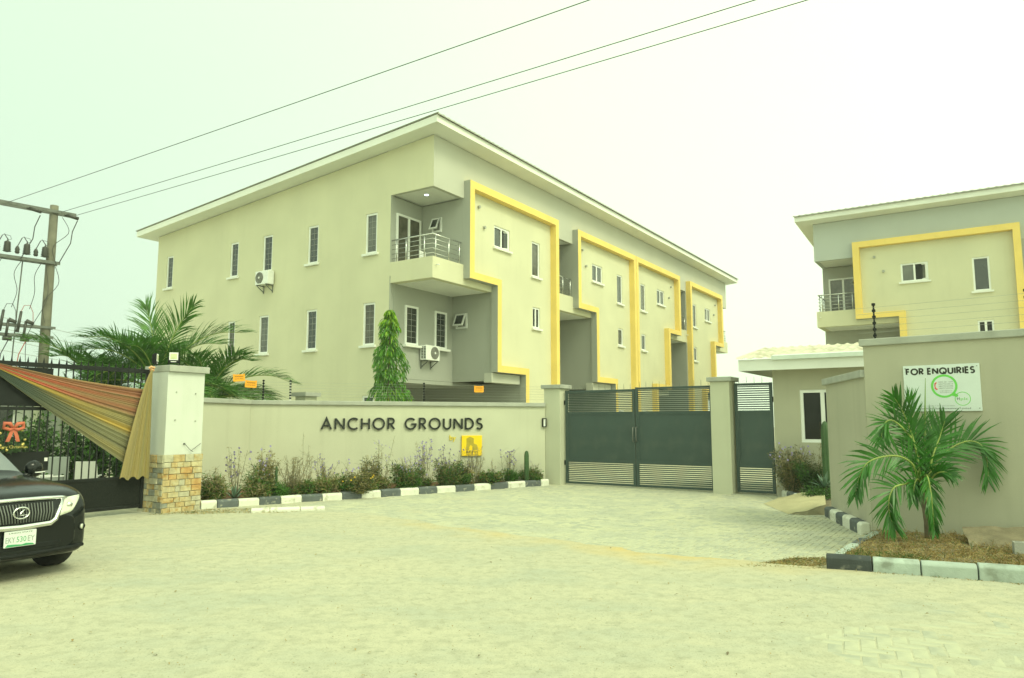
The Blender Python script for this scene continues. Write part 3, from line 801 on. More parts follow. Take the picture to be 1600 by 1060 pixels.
# ------------------------------------------------------------------ white pillar with stone base
t = thing('entrance_pillar', 'white square pillar with yellow stone cladding at its base, beside the black gate', 'pillar', PC, ROT_U)
PW, PD = .83, .80
mb = MB(); mb.box(.015, PW - .015, .015, PD - .015, 1.12, 2.745); mb.build('shaft', M['whitewall'], t, bevel=.006)
mb = MB(); mb.box(.012, PW - .012, .012, PD - .012, -.05, 1.12); mb.build('core', M['mortar'], t)
mb = MB(); mb.box(.004, PW + .05, -.05, PD + .03, 2.745, 2.875); mb.build('cap', M['cap'], t, bevel=.01)
ST = [mat('ochre stone', (.48, .37, .19), .85, .25, 9, .5, 30, rgb2=(.40, .24, .08), mscale=12, mfac=.42),
      mat('cream stone', (.50, .43, .26), .85, .2, 9, .5, 30, rgb2=(.44, .30, .12), mscale=10, mfac=.4),
      mat('pale stone', (.47, .44, .32), .85, .2, 9, .5, 30),
      mat('orange stone', (.50, .29, .11), .85, .25, 9, .5, 30, rgb2=(.50, .36, .16), mscale=9, mfac=.45),
      mat('grey stone', (.27, .28, .24), .85, .2, 9, .5, 30, rgb2=(.36, .33, .22), mscale=9, mfac=.4)]
rs = random.Random(21)
for face in range(4):
    Lf = PW if face in (0, 2) else PD
    z = 0.0; row = 0
    while z < 1.10:
        hh = rs.choice((.095, .105, .115, .125)); hh = min(hh, 1.125 - z)
        if 1.125 - z - hh < .05: hh = 1.125 - z
        x = 0.0
        while x < Lf - .01:
            ww = rs.uniform(.10, .27); 
            if Lf - x - ww < .08: ww = Lf - x
            dd = rs.uniform(.0, .022); g = .004
            mb = MB()
            j = [rs.uniform(-.004, .004) for _ in range(4)]
            q = [(x + g, z + g + j[0]), (x + ww - g + j[1], z + g), (x + ww - g, z + hh - g + j[2]), (x + g + j[3], z + hh - g)]
            if face == 0: fn = lambda p, r, e: (p, -e, r)
            elif face == 1: fn = lambda p, r, e: (-e, PD - p, r)
            elif face == 2: fn = lambda p, r, e: (PW - p, PD + e, r)
            else: fn = lambda p, r, e: (PW + e, p, r)
            i0 = [mb.p(fn(a, b_, -.03)) for a, b_ in q]; ctr = (sum(a for a, _ in q) / 4, sum(b_ for _, b_ in q) / 4)
            sh = [(a + (ctr[0] - a) * .07, b_ + (ctr[1] - b_) * .10) for a, b_ in q]
            i1 = [mb.p(fn(a, b_, dd - .008)) for a, b_ in q]; i2 = [mb.p(fn(a, b_, dd + rs.uniform(-.003, .003))) for a, b_ in sh]
            for k in range(4):
                l = (k + 1) % 4
                mb.f += [[i0[k], i0[l], i1[l], i1[k]], [i1[k], i1[l], i2[l], i2[k]]]; mb.m += [0, 0]
            mb.f.append(i2); mb.m.append(0)
            wts = (5, 6, 4, 1.6, .9) if face == 0 else (3, 3, 4, .5, 4)
            mb.build('stone', rs.choices(ST, wts)[0], t)
            x += ww
        z += hh; row += 1
# small fixing plugs on the white face
for x, z in ((.2, 2.35), (.62, 2.33), (.2, 1.8), (.64, 1.78), (.42, 1.33)):
    mb = MB(); mb.tube([(x, .02, z), (x, -.012, z)], .012 if z > 1.5 else .018, 8); mb.build('fixing', M['cap'] if z > 1.5 else M['galv'], t)
mb = MB(); mb.tube([(.42, -.012, 1.33), (.47, -.03, 1.27), (.55, -.02, 1.2), (.60, -.03, 1.17), (.56, -.025, 1.19), (.66, -.03, 1.26), (.76, -.03, 1.33)], .005, 5); mb.build('loose_cable', M['cable'], t)
def flood(label, loc, rz):
    t = thing('floodlight', label, 'floodlight', loc, rz, 'floodlights on the white pillar')
    mb = MB(); mb.box(-.095, .095, -.03, .03, .04, .26); h = mb.build('housing', M['blackmat'], t, bevel=.008)
    mb = MB(); mb.box(-.082, .082, -.036, -.0305, .10, .25); ln = mb.build('lens', M['pvc'], h)
    mb = MB(); mb.box(-.06, .06, -.040, -.0365, .12, .225); mb.build('led_array', M['led'], ln)
    mb = MB(); mb.box(-.05, .05, -.0335, -.0305, .06, .075); mb.build('maker_plate', M['pvc'], h)
    mb = MB()
    for k in range(7): mb.box(-.085 + k * .026, -.075 + k * .026, .03, .055, .06, .24)
    mb.build('cooling_fins', M['blackmat'], h)
    mb = MB(); mb.box(-.11, -.098, -.012, .012, 0, .16); mb.box(.098, .11, -.012, .012, 0, .16); mb.box(-.098, .098, -.012, .012, 0, .012); mb.build('bracket', M['blackmat'], t)
    return t
flood('black floodlight facing the road on top of the white pillar', PC + U * .12 + V * .02 + Vector((0, 0, 2.875)), R_(12))
flood('black floodlight turned away at the back of the white pillar', PC + U * .10 + V * .62 + Vector((0, 0, 2.875)), R_(105))

# ------------------------------------------------------------------ black gate with the draped cloth
BG = PC + V * .45
BROT = R_(90 - 33.3 + 180)                # local x towards the road, y outwards
def black_leaf(label, s0, s1):
    t = thing('bar_gate_leaf', label, 'gate', BG, BROT, 'black steel gate leaves')
    mb = MB()
    for a, c in ((s0, s0 + .06), (s1 - .06, s1)): mb.box(a, c, -.03, .03, .10, 2.79)
    for z, h in ((2.71, .08), (1.96, .06), (.68, .05), (.12, .06)): mb.box(s0 + .06, s1 - .06, -.028, .028, z, z + h)
    mb.build('frame', M['black'], t, bevel=.004)
    mb = MB(); mb.box(s0 + .06, s1 - .06, -.008, .008, .18, .68); mb.build('kick_panel', M['mesh'], t)
    b = MB(); b.box(-.009, .009, -.009, .009, 0, 2.12); b.face([(-.012, -.001, 2.10), (.012, -.001, 2.10), (0, -.001, 2.20)]); b.lathe([(.0165, 2.08), (.018, 2.10), (.001, 2.19)], 6)
    me = b.mesh('bar', M['black']); k = s0 + .16
    while k < s1 - .1:
        link('bar', me, t, (k, 0, .70)); k += .127
    return t
M['mesh'] = mat('dark perforated sheet', (.012, .014, .012), .7, .5, 60, spec=.15)
g1 = black_leaf('black barred gate leaf behind the striped cloth, hinged at the white pillar', .12, 3.0)
mb = MB(); mb.box(1.9, 2.938, .01, .022, 2.03, 2.70); mb.build('sheet_panel', M['blackmat'], g1)
mb = MB(); mb.box(1.88, 2.938, .010, .022, .92, 1.25); mb.build('lock_panel', M['blackmat'], g1)
mb = MB(); mb.box(1.90, 1.95, .023, .03, 1.08, 1.14); mb.build('lock_tag', M['white'], g1)
black_leaf('black barred gate leaf farther along the road, past the car', 3.04, 5.9)
# white anchorage knob of the gate
cloth_m = bpy.data.materials.new('striped cloth'); cloth_m.use_nodes = True
_b = cloth_m.node_tree.nodes['Principled BSDF']; _b.inputs['Roughness'].default_value = .8; _b.inputs['Sheen Weight'].default_value = .3
_at = cloth_m.node_tree.nodes.new('ShaderNodeAttribute'); _at.attribute_name = 'dye'
_n = cloth_m.node_tree.nodes.new('ShaderNodeTexNoise'); _n.inputs['Scale'].default_value = 45
_mx = cloth_m.node_tree.nodes.new('ShaderNodeMix'); _mx.data_type = 'RGBA'; _mx.blend_type = 'MULTIPLY'; _mx.inputs[0].default_value = .35
cloth_m.node_tree.links.new(_at.outputs['Color'], _mx.inputs[6]); cloth_m.node_tree.links.new(_n.outputs['Fac'], _mx.inputs[7])
cloth_m.node_tree.links.new(_mx.outputs[2], _b.inputs['Base Color'])
def grid_mesh(name, nu, nv, pos, dye, m):
    vs = [pos(i / nu, j / nv) for i in range(nu + 1) for j in range(nv + 1)]
    fs = [[i * (nv + 1) + j, (i + 1) * (nv + 1) + j, (i + 1) * (nv + 1) + j + 1, i * (nv + 1) + j + 1] for i in range(nu) for j in range(nv)]
    me = bpy.data.meshes.new(name); me.from_pydata([tuple(v) for v in vs], [], fs); me.materials.append(m)
    if dye:
        ca = me.color_attributes.new('dye', 'FLOAT_COLOR', 'POINT')
        k = 0
        for i in range(nu + 1):
            for j in range(nv + 1):
                ca.data[k].color = (*dye(i / nu, j / nv), 1); k += 1
    me.polygons.foreach_set('use_smooth', [True] * len(me.polygons)); me.update()
    return me
def lerp(a, b, t): return tuple(x + (y - x) * t for x, y in zip(a, b))
def ramp(stops, t):
    for (t0, c0), (t1, c1) in zip(stops[:-1], stops[1:]):
        if t <= t1: return lerp(c0, c1, max(0, min(1, (t - t0) / (t1 - t0 + 1e-9))))
    return stops[-1][1]
TAN = (.30, .19, .075); RED = (.58, .085, .04); RB = (.36, .135, .06); GOLD = (.50, .32, .04); OLV = (.28, .23, .08); GRN = (.05, .075, .05); GRY = (.20, .19, .09)
DL = [(0, TAN), (.12, RB), (.2, RED), (.26, TAN), (.31, TAN), (.33, RED), (.40, RED), (.42, GOLD), (.5, GOLD), (.53, GRN), (.8, GRN), (.97, GRN), (1, GRY)]
DR = [(0, TAN), (.05, RB), (.12, RB), (.14, TAN), (.18, RB), (.24, TAN), (.30, RB), (.38, TAN), (.40, OLV), (.50, OLV), (.58, GOLD), (.63, OLV), (.68, GRY), (.82, GRY), (.9, OLV), (1, GRY)]
pl_r = random.Random(3); PLT = [(pl_r.uniform(0, 6.28), pl_r.uniform(.5, 1)) for _ in range(6)]
def pleat(r, f): return 1.1 * noise.noise((r * f * .55, 3.1, 0)) + .7 * noise.noise((r * f * 1.3, 8.2, 0)) + .25 * math.sin(r * f * 1.9 + 2 * math.sin(r * 9))
def fan_pos(t, r):
    L = Vector((3.04, 0, 2.79 - .06 * r)); Rr = Vector((.24 + .27 * r, 0, 2.40 - 1.46 * r))
    q = L.lerp(Rr, t); sag = .06 * math.sin(math.pi * t) * (1 - .6 * r)
    q.z -= sag
    wob = pleat(r, 44 + 3 * t)
    q.y = .075 + (.008 + .020 * t) * wob + .05 * math.sin(math.pi * t)
    q.z += .010 * t * wob
    return q
def fan_dye(t, r):
    c = lerp(ramp(DL, r), ramp(DR, r), max(0, min(1, (t - .25) / .55)))
    k = .9 + .2 * noise.noise((r * 40, t * 2, 0)); return tuple(x * k for x in c)
drape = thing('draped_cloth', 'red, gold and green striped cloth draped in a fan across the black gate', 'cloth', BG, BROT)
link('fan_drape', grid_mesh('fan_drape', 60, 240, fan_pos, fan_dye, cloth_m), drape)
def tail_pos(t, r):
    x = .15 - .05 * t * (1 - r) + (.02 + .52 * t ** .72) * r; z = 2.78 - 2.08 * t - .03 * math.sin(r * 19) * t
    return Vector((x, .17 + .03 * t ** .5 * pleat(r, 15) + .03 * math.sin(r * 3.1), z))
def tail_dye(t, r):
    c = ramp([(0, OLV), (.2, (.33, .25, .07)), (.35, (.26, .22, .08)), (.5, (.36, .27, .08)), (.75, (.30, .24, .09)), (1, (.38, .29, .11))], r)
    k = .92 + .2 * noise.noise((r * 30, t * 3, 4)); return tuple(x * k for x in c)
link('hanging_tail', grid_mesh('hanging_tail', 50, 80, tail_pos, tail_dye, cloth_m), drape)
mb = MB()
for k in range(16):
    a = k * 2.4; rr_ = .055
    mb.x = Matrix.Translation((.16 + .05 * math.cos(a) * (k / 16), .15 + .04 * math.sin(a) * (k / 16), 2.80 + .035 * math.sin(a * 1.7)))
    mb.lathe([(.012, -.02), (.03, 0), (.012, .022)], 7)
mb.x = None
mb.build('rosette', mat('peach ribbon', (.72, .42, .22), .7, .15, 20), drape, smooth=True)
# wreath
wr = thing('wreath', 'christmas wreath with a red bow and gold lettering hung on the black gate', 'wreath', BG + (-U) * 2.52 + (-V) * .06 + Vector((0, 0, 1.48)), BROT)
M['bow'] = mat('red orange ribbon', (.55, .14, .08), .6, .15, 8)
M['gold'] = mat('gold foil', (.62, .50, .16), .35, .2, 20, metallic=.5)
mb = MB(); rw = random.Random(5)
for k in range(520):
    a = rw.uniform(0, 6.283); r = .19 + rw.uniform(-.05, .05); c = Vector((r * math.cos(a), rw.uniform(-.03, .05), r * math.sin(a)))
    dirn = Vector((rw.uniform(-1, 1), rw.uniform(-.3, 1), rw.uniform(-1, 1))).normalized()
    mb.strip([c, c + dirn * .05], [.008, .002], dirn.cross(Vector((0.3, 1, .2))).normalized())
mb.build('garland', M['leafD'], wr)
mb = MB()
for sx in (-1, 1):
    mb.tube([(0, .08, .17), (sx * .06, .10, .25), (sx * .14, .09, .26), (sx * .15, .09, .18), (sx * .06, .10, .15), (0, .085, .17)], [.02, .035, .035, .03, .03, .02], 7)
    mb.strip([Vector((sx * .01, .09, .17)), Vector((sx * .05, .10, .05)), Vector((sx * .08, .09, -.05))], [.025, .03, .03], Vector((1, 0, 0)))
mb.build('bow', M['bow'], wr, smooth=True)
for k in range(14):
    a = rw.uniform(0, 6.283); m = MB(); m.lathe([(.004, -.024), (.024, -.01), (.024, .01), (.004, .024)], 7, (.2 * math.cos(a), .05, .2 * math.sin(a))); m.build('bauble', M['gold'], wr, smooth=True)
me, a_, b_ = fn_text('Merry Christmas', .07); me.transform(Matrix.Rotation(R_(180), 4, 'Z')); me.transform(Matrix.Translation(((b_ + a_) / 2, .085, -.16))); me.materials.append(M['gold']); link('lettering', me, wr)

# what stands behind the black gate
hs = thing('white_house', 'white bungalow wall with dark windows seen through the black gate bars', 'house', (-16.6, 17.2, 0), R_(27))
mb = MB(); holed_wall(mb, 0, 5.2, 0, 2.7, [(.8, 1.4, .9, 2.2), (2.3, 2.8, .9, 2.2), (3.7, 4.2, .9, 2.2)], lambda x, z, d: (x, d, z))
mb.face([(0, 0, 0), (0, 4, 0), (0, 4, 2.7), (0, 0, 2.7)]); mb.face([(5.2, 0, 0), (5.2, 4, 0), (5.2, 4, 2.7), (5.2, 0, 2.7)]); mb.build('wall', M['whitewall'], hs)
mb = MB(); mb.box(-.3, 5.5, -.4, 4.3, 2.7, 2.86); mb.build('roof', M['cap'], hs)
for x in (.8, 2.3, 3.7): window(hs, (x, 0, .9), 0, .6 if x < 1 else .5, 1.3, 'plain')
for x in (1.85, 3.2, 4.7):
    mb = MB(); mb.lathe([(.13, 0), (.13, 2.69)], 12, (x, -.25, 0)); mb.build('column', M['bwall'], hs, smooth=True)
def pchair(label, x, y, rz):
    t = thing('garden_chair', label, 'chair', (x, y, 0), rz, 'white chairs behind the black gate')
    mb = MB(); mb.box(-.24, .24, -.24, .24, .40, .43); mb.build('seat', M['pvc'], t)
    mb = MB(); mb.prism([(-.24, .43), (.24, .43), (.2, .95), (-.2, .95)], lambda p, q, d: (p, d + (q - .43) * .25, q), .2, .23); mb.build('backrest', M['pvc'], t)
    for sx in (-.21, .21):
        for sy in (-.2, .2): mb = MB(); mb.box(sx - .022, sx + .022, sy - .022, sy + .022, 0, .4); mb.build('leg', M['pvc'], t)
        mb = MB(); mb.box(sx - .02, sx + .02, -.22, .22, .62, .645); mb.build('armrest', M['pvc'], t)
pchair('white plastic chair behind the black gate, nearer the pillar', -8.95, 15.7, R_(200))
pchair('white plastic chair behind the black gate, nearer the car', -9.75, 15.6, R_(150))
M['cabinet'] = mat('grey cabinet', (.26, .29, .27), .6, .06, 3)
t = thing('cabinet', 'pale metal cabinet standing behind the black gate bars', 'cabinet', (-10.1, 15.95, 0), R_(30))
mb = MB(); mb.box(0, .5, 0, .5, 0, 1.0); mb.build('body', M['cabinet'], t, bevel=.01)
mb = MB(); mb.box(.04, .46, -.012, -.001, .06, .95); mb.build('door', M['cabinet'], t)
mb = MB(); mb.box(.40, .42, -.03, -.013, .5, .62); mb.build('handle', M['galv'], t)

# ------------------------------------------------------------------ car
CAR = thing('parked_suv', 'black SUV with chrome framed grille, entering the picture at the left', 'car', (-5.40, 8.22, 0), R_(61))
STN = [  # y, hw, zb, zs, (x5,z5), (x6,z6), (x7,z7), zc
 (0.00, .60, .32, .60, (.97, .645), (.85, .68), (.5, .69), .69),
 (0.05, .74, .26, .68, (.97, .76), (.86, .80), (.5, .82), .82),
 (0.14, .80, .23, .75, (.96, .84), (.86, .90), (.5, .935), .94),
 (0.30, .868, .22, .80, (.955, .885), (.85, .955), (.5, .985), .99),
 (0.56, .915, .22, .86, (.95, .925), (.84, 1.0), (.5, 1.03), 1.035),
 (0.95, .938, .22, .90, (.945, .955), (.83, 1.04), (.5, 1.075), 1.08),
 (1.36, .942, .22, .95, (.94, .99), (.83, 1.07), (.5, 1.105), 1.11),
 (1.50, .942, .23, .97, (.94, 1.01), (.82, 1.09), (.5, 1.125), 1.13),
 (1.90, .942, .24, 1.0, (.94, 1.04), (.77, 1.33), (.48, 1.38), 1.40),
 (2.35, .942, .24, 1.02, (.94, 1.06), (.73, 1.57), (.46, 1.635), 1.65),
 (2.95, .942, .24, 1.03, (.94, 1.07), (.72, 1.62), (.46, 1.68), 1.69),
 (3.69, .942, .24, 1.05, (.94, 1.09), (.71, 1.58), (.46, 1.645), 1.66),
 (4.20, .930, .26, 1.08, (.935, 1.12), (.72, 1.48), (.46, 1.55), 1.56),
 (4.50, .900, .30, 1.08, (.95, 1.11), (.80, 1.20), (.5, 1.25), 1.26),
 (4.70, .84, .36, 1.00, (.96, 1.03), (.85, 1.06), (.5, 1.08), 1.085),
 (4.77, .72, .45, .85, (.97, .89), (.85, .93), (.5, .94), .945)]
def prof(st):
    y, hw, zb, zs, a, b_, c, zc = st
    return [(0, zb), (hw * .72, zb), (hw * .965, zb + .05), (hw, zb + (zs - zb) * .5), (hw * .985, zs), (a[0] * hw, a[1]), (b_[0] * hw, b_[1]), (c[0] * hw, c[1]), (0, zc)]
def cr(p0, p1, p2, p3, t):
    return tuple(.5 * ((2 * b_) + (-a + c) * t + (2 * a - 5 * b_ + 4 * c - d) * t * t + (-a + 3 * b_ - 3 * c + d) * t ** 3) for a, b_, c, d in zip(p0, p1, p2, p3))
PR = [[(x, st[0], z) for x, z in prof(st)] for st in STN]
NU, NV = 6, 4                              # subdivisions per station / per profile segment
rows = []; ry = []
for i in range(len(PR) - 1):
    for a in range(NU if i < len(PR) - 2 else NU + 1):
        t = a / NU
        row = [cr(PR[max(i - 1, 0)][j], PR[i][j], PR[i + 1][j], PR[min(i + 2, len(PR) - 1)][j], t) for j in range(9)]
        fine = []
        for j in range(8):
            for b_ in range(NV if j < 7 else NV + 1):
                tt = b_ / NV
                q0 = row[max(j - 1, 0)] if j > 0 else (-row[1][0], row[1][1], row[1][2]); q3 = row[j + 2] if j < 7 else (-row[7][0], row[7][1], row[7][2])
                fine.append(cr(q0, row[j], row[j + 1], q3, tt))
        rows.append(fine)
def arch(y):
    z = 0
    for yc in (.80, 3.60):
        d_ = .43 ** 2 - (y - yc) ** 2
        if d_ > 0: z = max(z, .36 + math.sqrt(d_))
    return z
NP = len(rows[0])
for row in rows:                           # raise the lower edge over the wheel arches
    za = arch(row[0][1])
    if za:
        for j in range(NV, 4 * NV):
            x, y, z = row[j]
            if z < za: row[j] = (x, y, za - .0 if j >= int(1.5 * NV) else za)
        for j in range(0, NV): row[j] = (row[j][0], row[j][1], row[j][2])
allv = []; idx = {}
for i, row in enumerate(rows):
    for j, q in enumerate(row):
        idx[(i, j)] = len(allv); allv.append(q)
        idx[(i, -j)] = len(allv) if j not in (0, NP - 1) else idx[(i, j)]
        if j not in (0, NP - 1): allv.append((-q[0], q[1], q[2]))
groups = {'body': [], 'windshield': [], 'side_window': [], 'rear_window': []}
def kind_of(i, j):
    y = (rows[i][j][1] + rows[i + 1][j][1]) / 2; seg = j / NV
    if seg >= 6 and 1.53 < y < 2.32: return 'windshield'
    if 5.35 <= seg < 6 and (2.0 < y < 2.86 or 2.94 < y < 3.72 or 3.8 < y < 4.15) : return 'side_window'
    if seg >= 6 and 4.22 < y < 4.46: return 'rear_window'
    return 'body'
for i in range(len(rows) - 1):
    for j in range(NP - 1):
        for s in (1, -1):
            q = [idx[(i, s * j)], idx[(i + 1, s * j)], idx[(i + 1, s * (j + 1))], idx[(i, s * (j + 1))]]
            groups[kind_of(i, j)].append(q if s == 1 else q[::-1])
ringf = [idx[(0, j)] for j in range(NP)] + [idx[(0, -j)] for j in range(NP - 2, 0, -1)]
groups['body'].append(ringf[::-1])
ringb = [idx[(len(rows) - 1, j)] for j in range(NP)] + [idx[(len(rows) - 1, -j)] for j in range(NP - 2, 0, -1)]
groups['body'].append(ringb)
M['carpaint'] = mat('black car paint', (.006, .008, .009), .14, .1, 3, spec=.34)
M['carglass'] = mat('tinted car glass', (.05, .06, .06), .03, .1, 3, spec=1.0); M['carglass'].node_tree.nodes['Principled BSDF'].inputs['IOR'].default_value = 2.3
M['chrome'] = mat('chrome', (.72, .73, .73), .12, .05, 10, metallic=1.0)
M['lampglass'] = mat('headlamp glass', (.55, .57, .48), .08, .25, 14, spec=1.0, coat=1.0)
M['tyre'] = mat('tyre rubber', (.018, .018, .016), .85, .3, 20, .3, 60)
M['rim'] = mat('alloy rim', (.45, .46, .46), .3, .1, 10, metallic=.9)
for nm, fs in groups.items():
    used = sorted({k for f in fs for k in f}); mp = {k: n_ for n_, k in enumerate(used)}
    me = bpy.data.meshes.new(nm); me.from_pydata([allv[k] for k in used], [], [[mp[k] for k in f] for f in fs])
    me.materials.append(M['carpaint'] if nm == 'body' else M['carglass'])
    me.polygons.foreach_set('use_smooth', [len(p.vertices) == 4 for p in me.polygons]); me.update()
    link(nm, me, CAR)
bvh = BVHTree.FromPolygons([Vector(v) for v in allv], [f for fs in groups.values() for f in fs])
def onf(x, z, off=.006):
    h = bvh.ray_cast(Vector((x, -1, z)), Vector((0, 1, 0)))
    return Vector((x, (h[0].y if h[0] is not None else .3) - off, z))
def patch(name, poly, m, off=.006, n=10, side=1, smooth=True):
    """polygon given as (left edge, right edge) polylines in x-z, laid on the nose"""
    A, B = poly; mb = MB()
    def at(P, t):
        k = min(int(t * (len(P) - 1)), len(P) - 2); f = t * (len(P) - 1) - k
        return (P[k][0] + (P[k + 1][0] - P[k][0]) * f, P[k][1] + (P[k + 1][1] - P[k][1]) * f)
    pts = [[None] * (n + 1) for _ in range(n + 1)]
    for i in range(n + 1):
        a, b_ = at(A, i / n), at(B, i / n)
        for j in range(n + 1):
            x, z = a[0] + (b_[0] - a[0]) * j / n, a[1] + (b_[1] - a[1]) * j / n
            edge = i in (0, n) or j in (0, n)
            pts[i][j] = mb.p(onf(side * x, z, -.004 if edge else off))
    for i in range(n):
        for j in range(n): mb.f.append([pts[i][j], pts[i][j + 1], pts[i + 1][j + 1], pts[i + 1][j]]); mb.m.append(0)
    return mb.build(name, m, CAR, smooth=smooth)
# grille: dark recess, upright bars, chrome surround, emblem
grl = patch('grille', ([(-.33, .64), (-.385, .86)], [(.33, .64), (.385, .86)]), M['blackmat'], .008, 12)
for k in range(-11, 12):
    x = k * .031
    mb = MB(); mb.tube([onf(x * .93, .655, .014), onf(x, .75, .022), onf(x * 1.05, .85, .016)], .007, 5); mb.build('grille_bar', M['galv'], grl, smooth=True)
mb = MB(); mb.tube([onf(x, z, .014) for x, z in [(-.54, .885), (-.48, .887), (-.3, .892), (0, .895), (.3, .892), (.48, .887), (.54, .885)]], [.012, .022, .024, .024, .024, .022, .012], 8)
mb.tube([onf(x, z, .012) for x, z in [(-.49, .875), (-.425, .76), (-.37, .655), (-.31, .615), (0, .605), (.31, .615), (.37, .655), (.425, .76), (.49, .875)]], [.018, .026, .030, .034, .034, .034, .030, .026, .018], 8)
mb.build('chrome_surround', M['chrome'], grl, smooth=True)
e0 = onf(0, .76, .03)
mb = MB(); mb.tube([(e0.x + .082 * math.cos(a * math.pi / 14), e0.y - .012, .762 + .060 * math.sin(a * math.pi / 14)) for a in range(29)], .009, 6, cap=False)
mb.tube([(.028, e0.y - .014, .80), (-.004, e0.y - .014, .765), (-.026, e0.y - .014, .735), (.052, e0.y - .014, .738)], [.007, .009, .010, .006], 6)
mb.build('emblem', M['chrome'], grl, smooth=True)
for s in (1, -1):
    h = patch('headlight', ([(.40, .675), (.45, .80), (.52, .885)], [(.57, .72), (.67, .83), (.745, .905)]), M['lampglass'], .014, 10, s)
    mb = MB(); c_ = onf(s * .545, .80, .012); mb.tube([c_ + Vector((0, .01, 0)), c_ + Vector((0, -.012, 0))], .034, 14); mb.build('projector', M['chrome'], h, smooth=True)
    mb = MB(); c_ = onf(s * .70, .535, .004); mb.tube([c_ + Vector((0, .03, 0)), c_ + Vector((s * .006, -.006, 0))], .042, 14); f_ = mb.build('fog_lamp', M['blackmat'], CAR, smooth=True)
    mb = MB(); mb.tube([c_ + Vector((0, .0, 0)), c_ + Vector((s * .008, -.012, 0))], .030, 14); mb.build('lens', M['lampglass'], f_, smooth=True)
    # door mirror
    mb = MB(); mb.x = Matrix.Translation((s * 1.06, 1.78, 1.13)) @ Matrix.Diagonal((.115, .075, .115, 1))
    mb.lathe([(.05, -1), (.62, -.8), (.93, -.45), (1, 0), (.93, .45), (.62, .8), (.05, 1)], 14); mb.x = None
    mb.tube([(s * .90, 1.76, 1.03), (s * .98, 1.77, 1.06), (s * 1.03, 1.78, 1.09)], [.035, .03, .03], 8)
    mi = mb.build('door_mirror', M['carpaint'], CAR, smooth=True)
    mb = MB(); mb.tube([(s * 1.18, 1.74, 1.09), (s * 1.12, 1.715, 1.085), (s * 1.04, 1.705, 1.085)], .008, 6); mb.build('indicator', M['pvc'], mi, smooth=True)
    for yc in (.80, 3.60):
        mb = MB(); mb.x = Matrix.Translation((s * .80, yc, .36)) @ Matrix.Rotation(R_(90), 4, 'Y')
        mb.lathe([(.25, -.11), (.335, -.115), (.357, -.085), (.36, 0), (.357, .085), (.335, .115), (.25, .11)], 28); ty = mb.build('wheel', M['tyre'], CAR, smooth=True)
        mb = MB(); mb.x = Matrix.Translation((s * .80, yc, .36)) @ Matrix.Rotation(R_(90), 4, 'Y')
        mb.lathe([(.24, -.08), (.245, -.10), (.245, .10), (.24, .08), (.05, .06), (.05, -.06)], 20)
        for k in range(5):
            a = k * 2 * math.pi / 5
            mb.tube([(.04 * math.cos(a), .04 * math.sin(a), s * .105), (.23 * math.cos(a), .23 * math.sin(a), s * .10)], .028, 6)
        mb.build('rim', M['rim'], ty)
# wheel wells and bumper lip
mb = MB(); mb.box(-.66, .66, .52, 4.1, .26, .8); mb.build('underbody', M['blackmat'], CAR)
mb = MB(); mb.tube([onf(x, .30 + .03 * abs(x), .010) for x in (-.74, -.6, -.35, 0, .35, .6, .74)], .022, 8); mb.build('bumper_lip', M['blackmat'], CAR, smooth=True)
b_ = patch('lower_intake', ([(-.46, .36), (-.5, .42)], [(.46, .36), (.5, .42)]), M['blackmat'], .006, 10)
# number plate
y0 = onf(0, .49, 0).y - .02
np_ = MB(); np_.box(-.165, .165, y0 - .012, y0, .405, .575); npo = np_.build('number_plate', mat('number plate', (.66, .70, .70), .4), CAR, bevel=.008)
M['pgreen'] = mat('plate green', (.05, .30, .13), .5)
put_text('LAGOS STATE', -.12, .12, .548, y0 - .0135, M['ink'], npo, size=.022)
put_text('EKY', -.15, -.055, .455, y0 - .0135, M['greyink'], npo, size=.085)
put_text('530', -.04, .06, .455, y0 - .0135, M['pgreen'], npo, size=.085)
put_text('EY', .076, .148, .455, y0 - .0135, M['greyink'], npo, size=.085)
mb = MB(); mb.prism([(-.15, .412), (.15, .412), (.13, .428), (.06, .436), (.02, .426), (-.06, .434), (-.13, .438)], lambda p, q, d: (p, d, q), y0 - .0125, y0 - .0135); mb.build('plate_motif', M['pgreen'], npo)
mb = MB()
for s in (-.30, .32): mb.tube([(s, 1.50, 1.115), (s + .25, 1.56, 1.145), (s + .5, 1.64, 1.17)] if s < 0 else [(s, 1.50, 1.115), (s + .2, 1.55, 1.14), (s + .4, 1.62, 1.15)], .009, 5)
mb.build('wiper', M['blackmat'], CAR)
for s in (1, -1):
    for ya in (2.55, 3.5):
        mb = MB(); mb.tube([(s * .945, ya, .93), (s * .975, ya + .04, .935), (s * .975, ya + .16, .94), (s * .945, ya + .2, .94)], .012, 6); mb.build('door_handle', M['chrome'], CAR, smooth=True)
    mb = MB(); mb.box(min(s * .62, s * .86), max(s * .62, s * .86), 4.62, 4.70, .86, 1.0); mb.build('tail_light', M['red'], CAR)

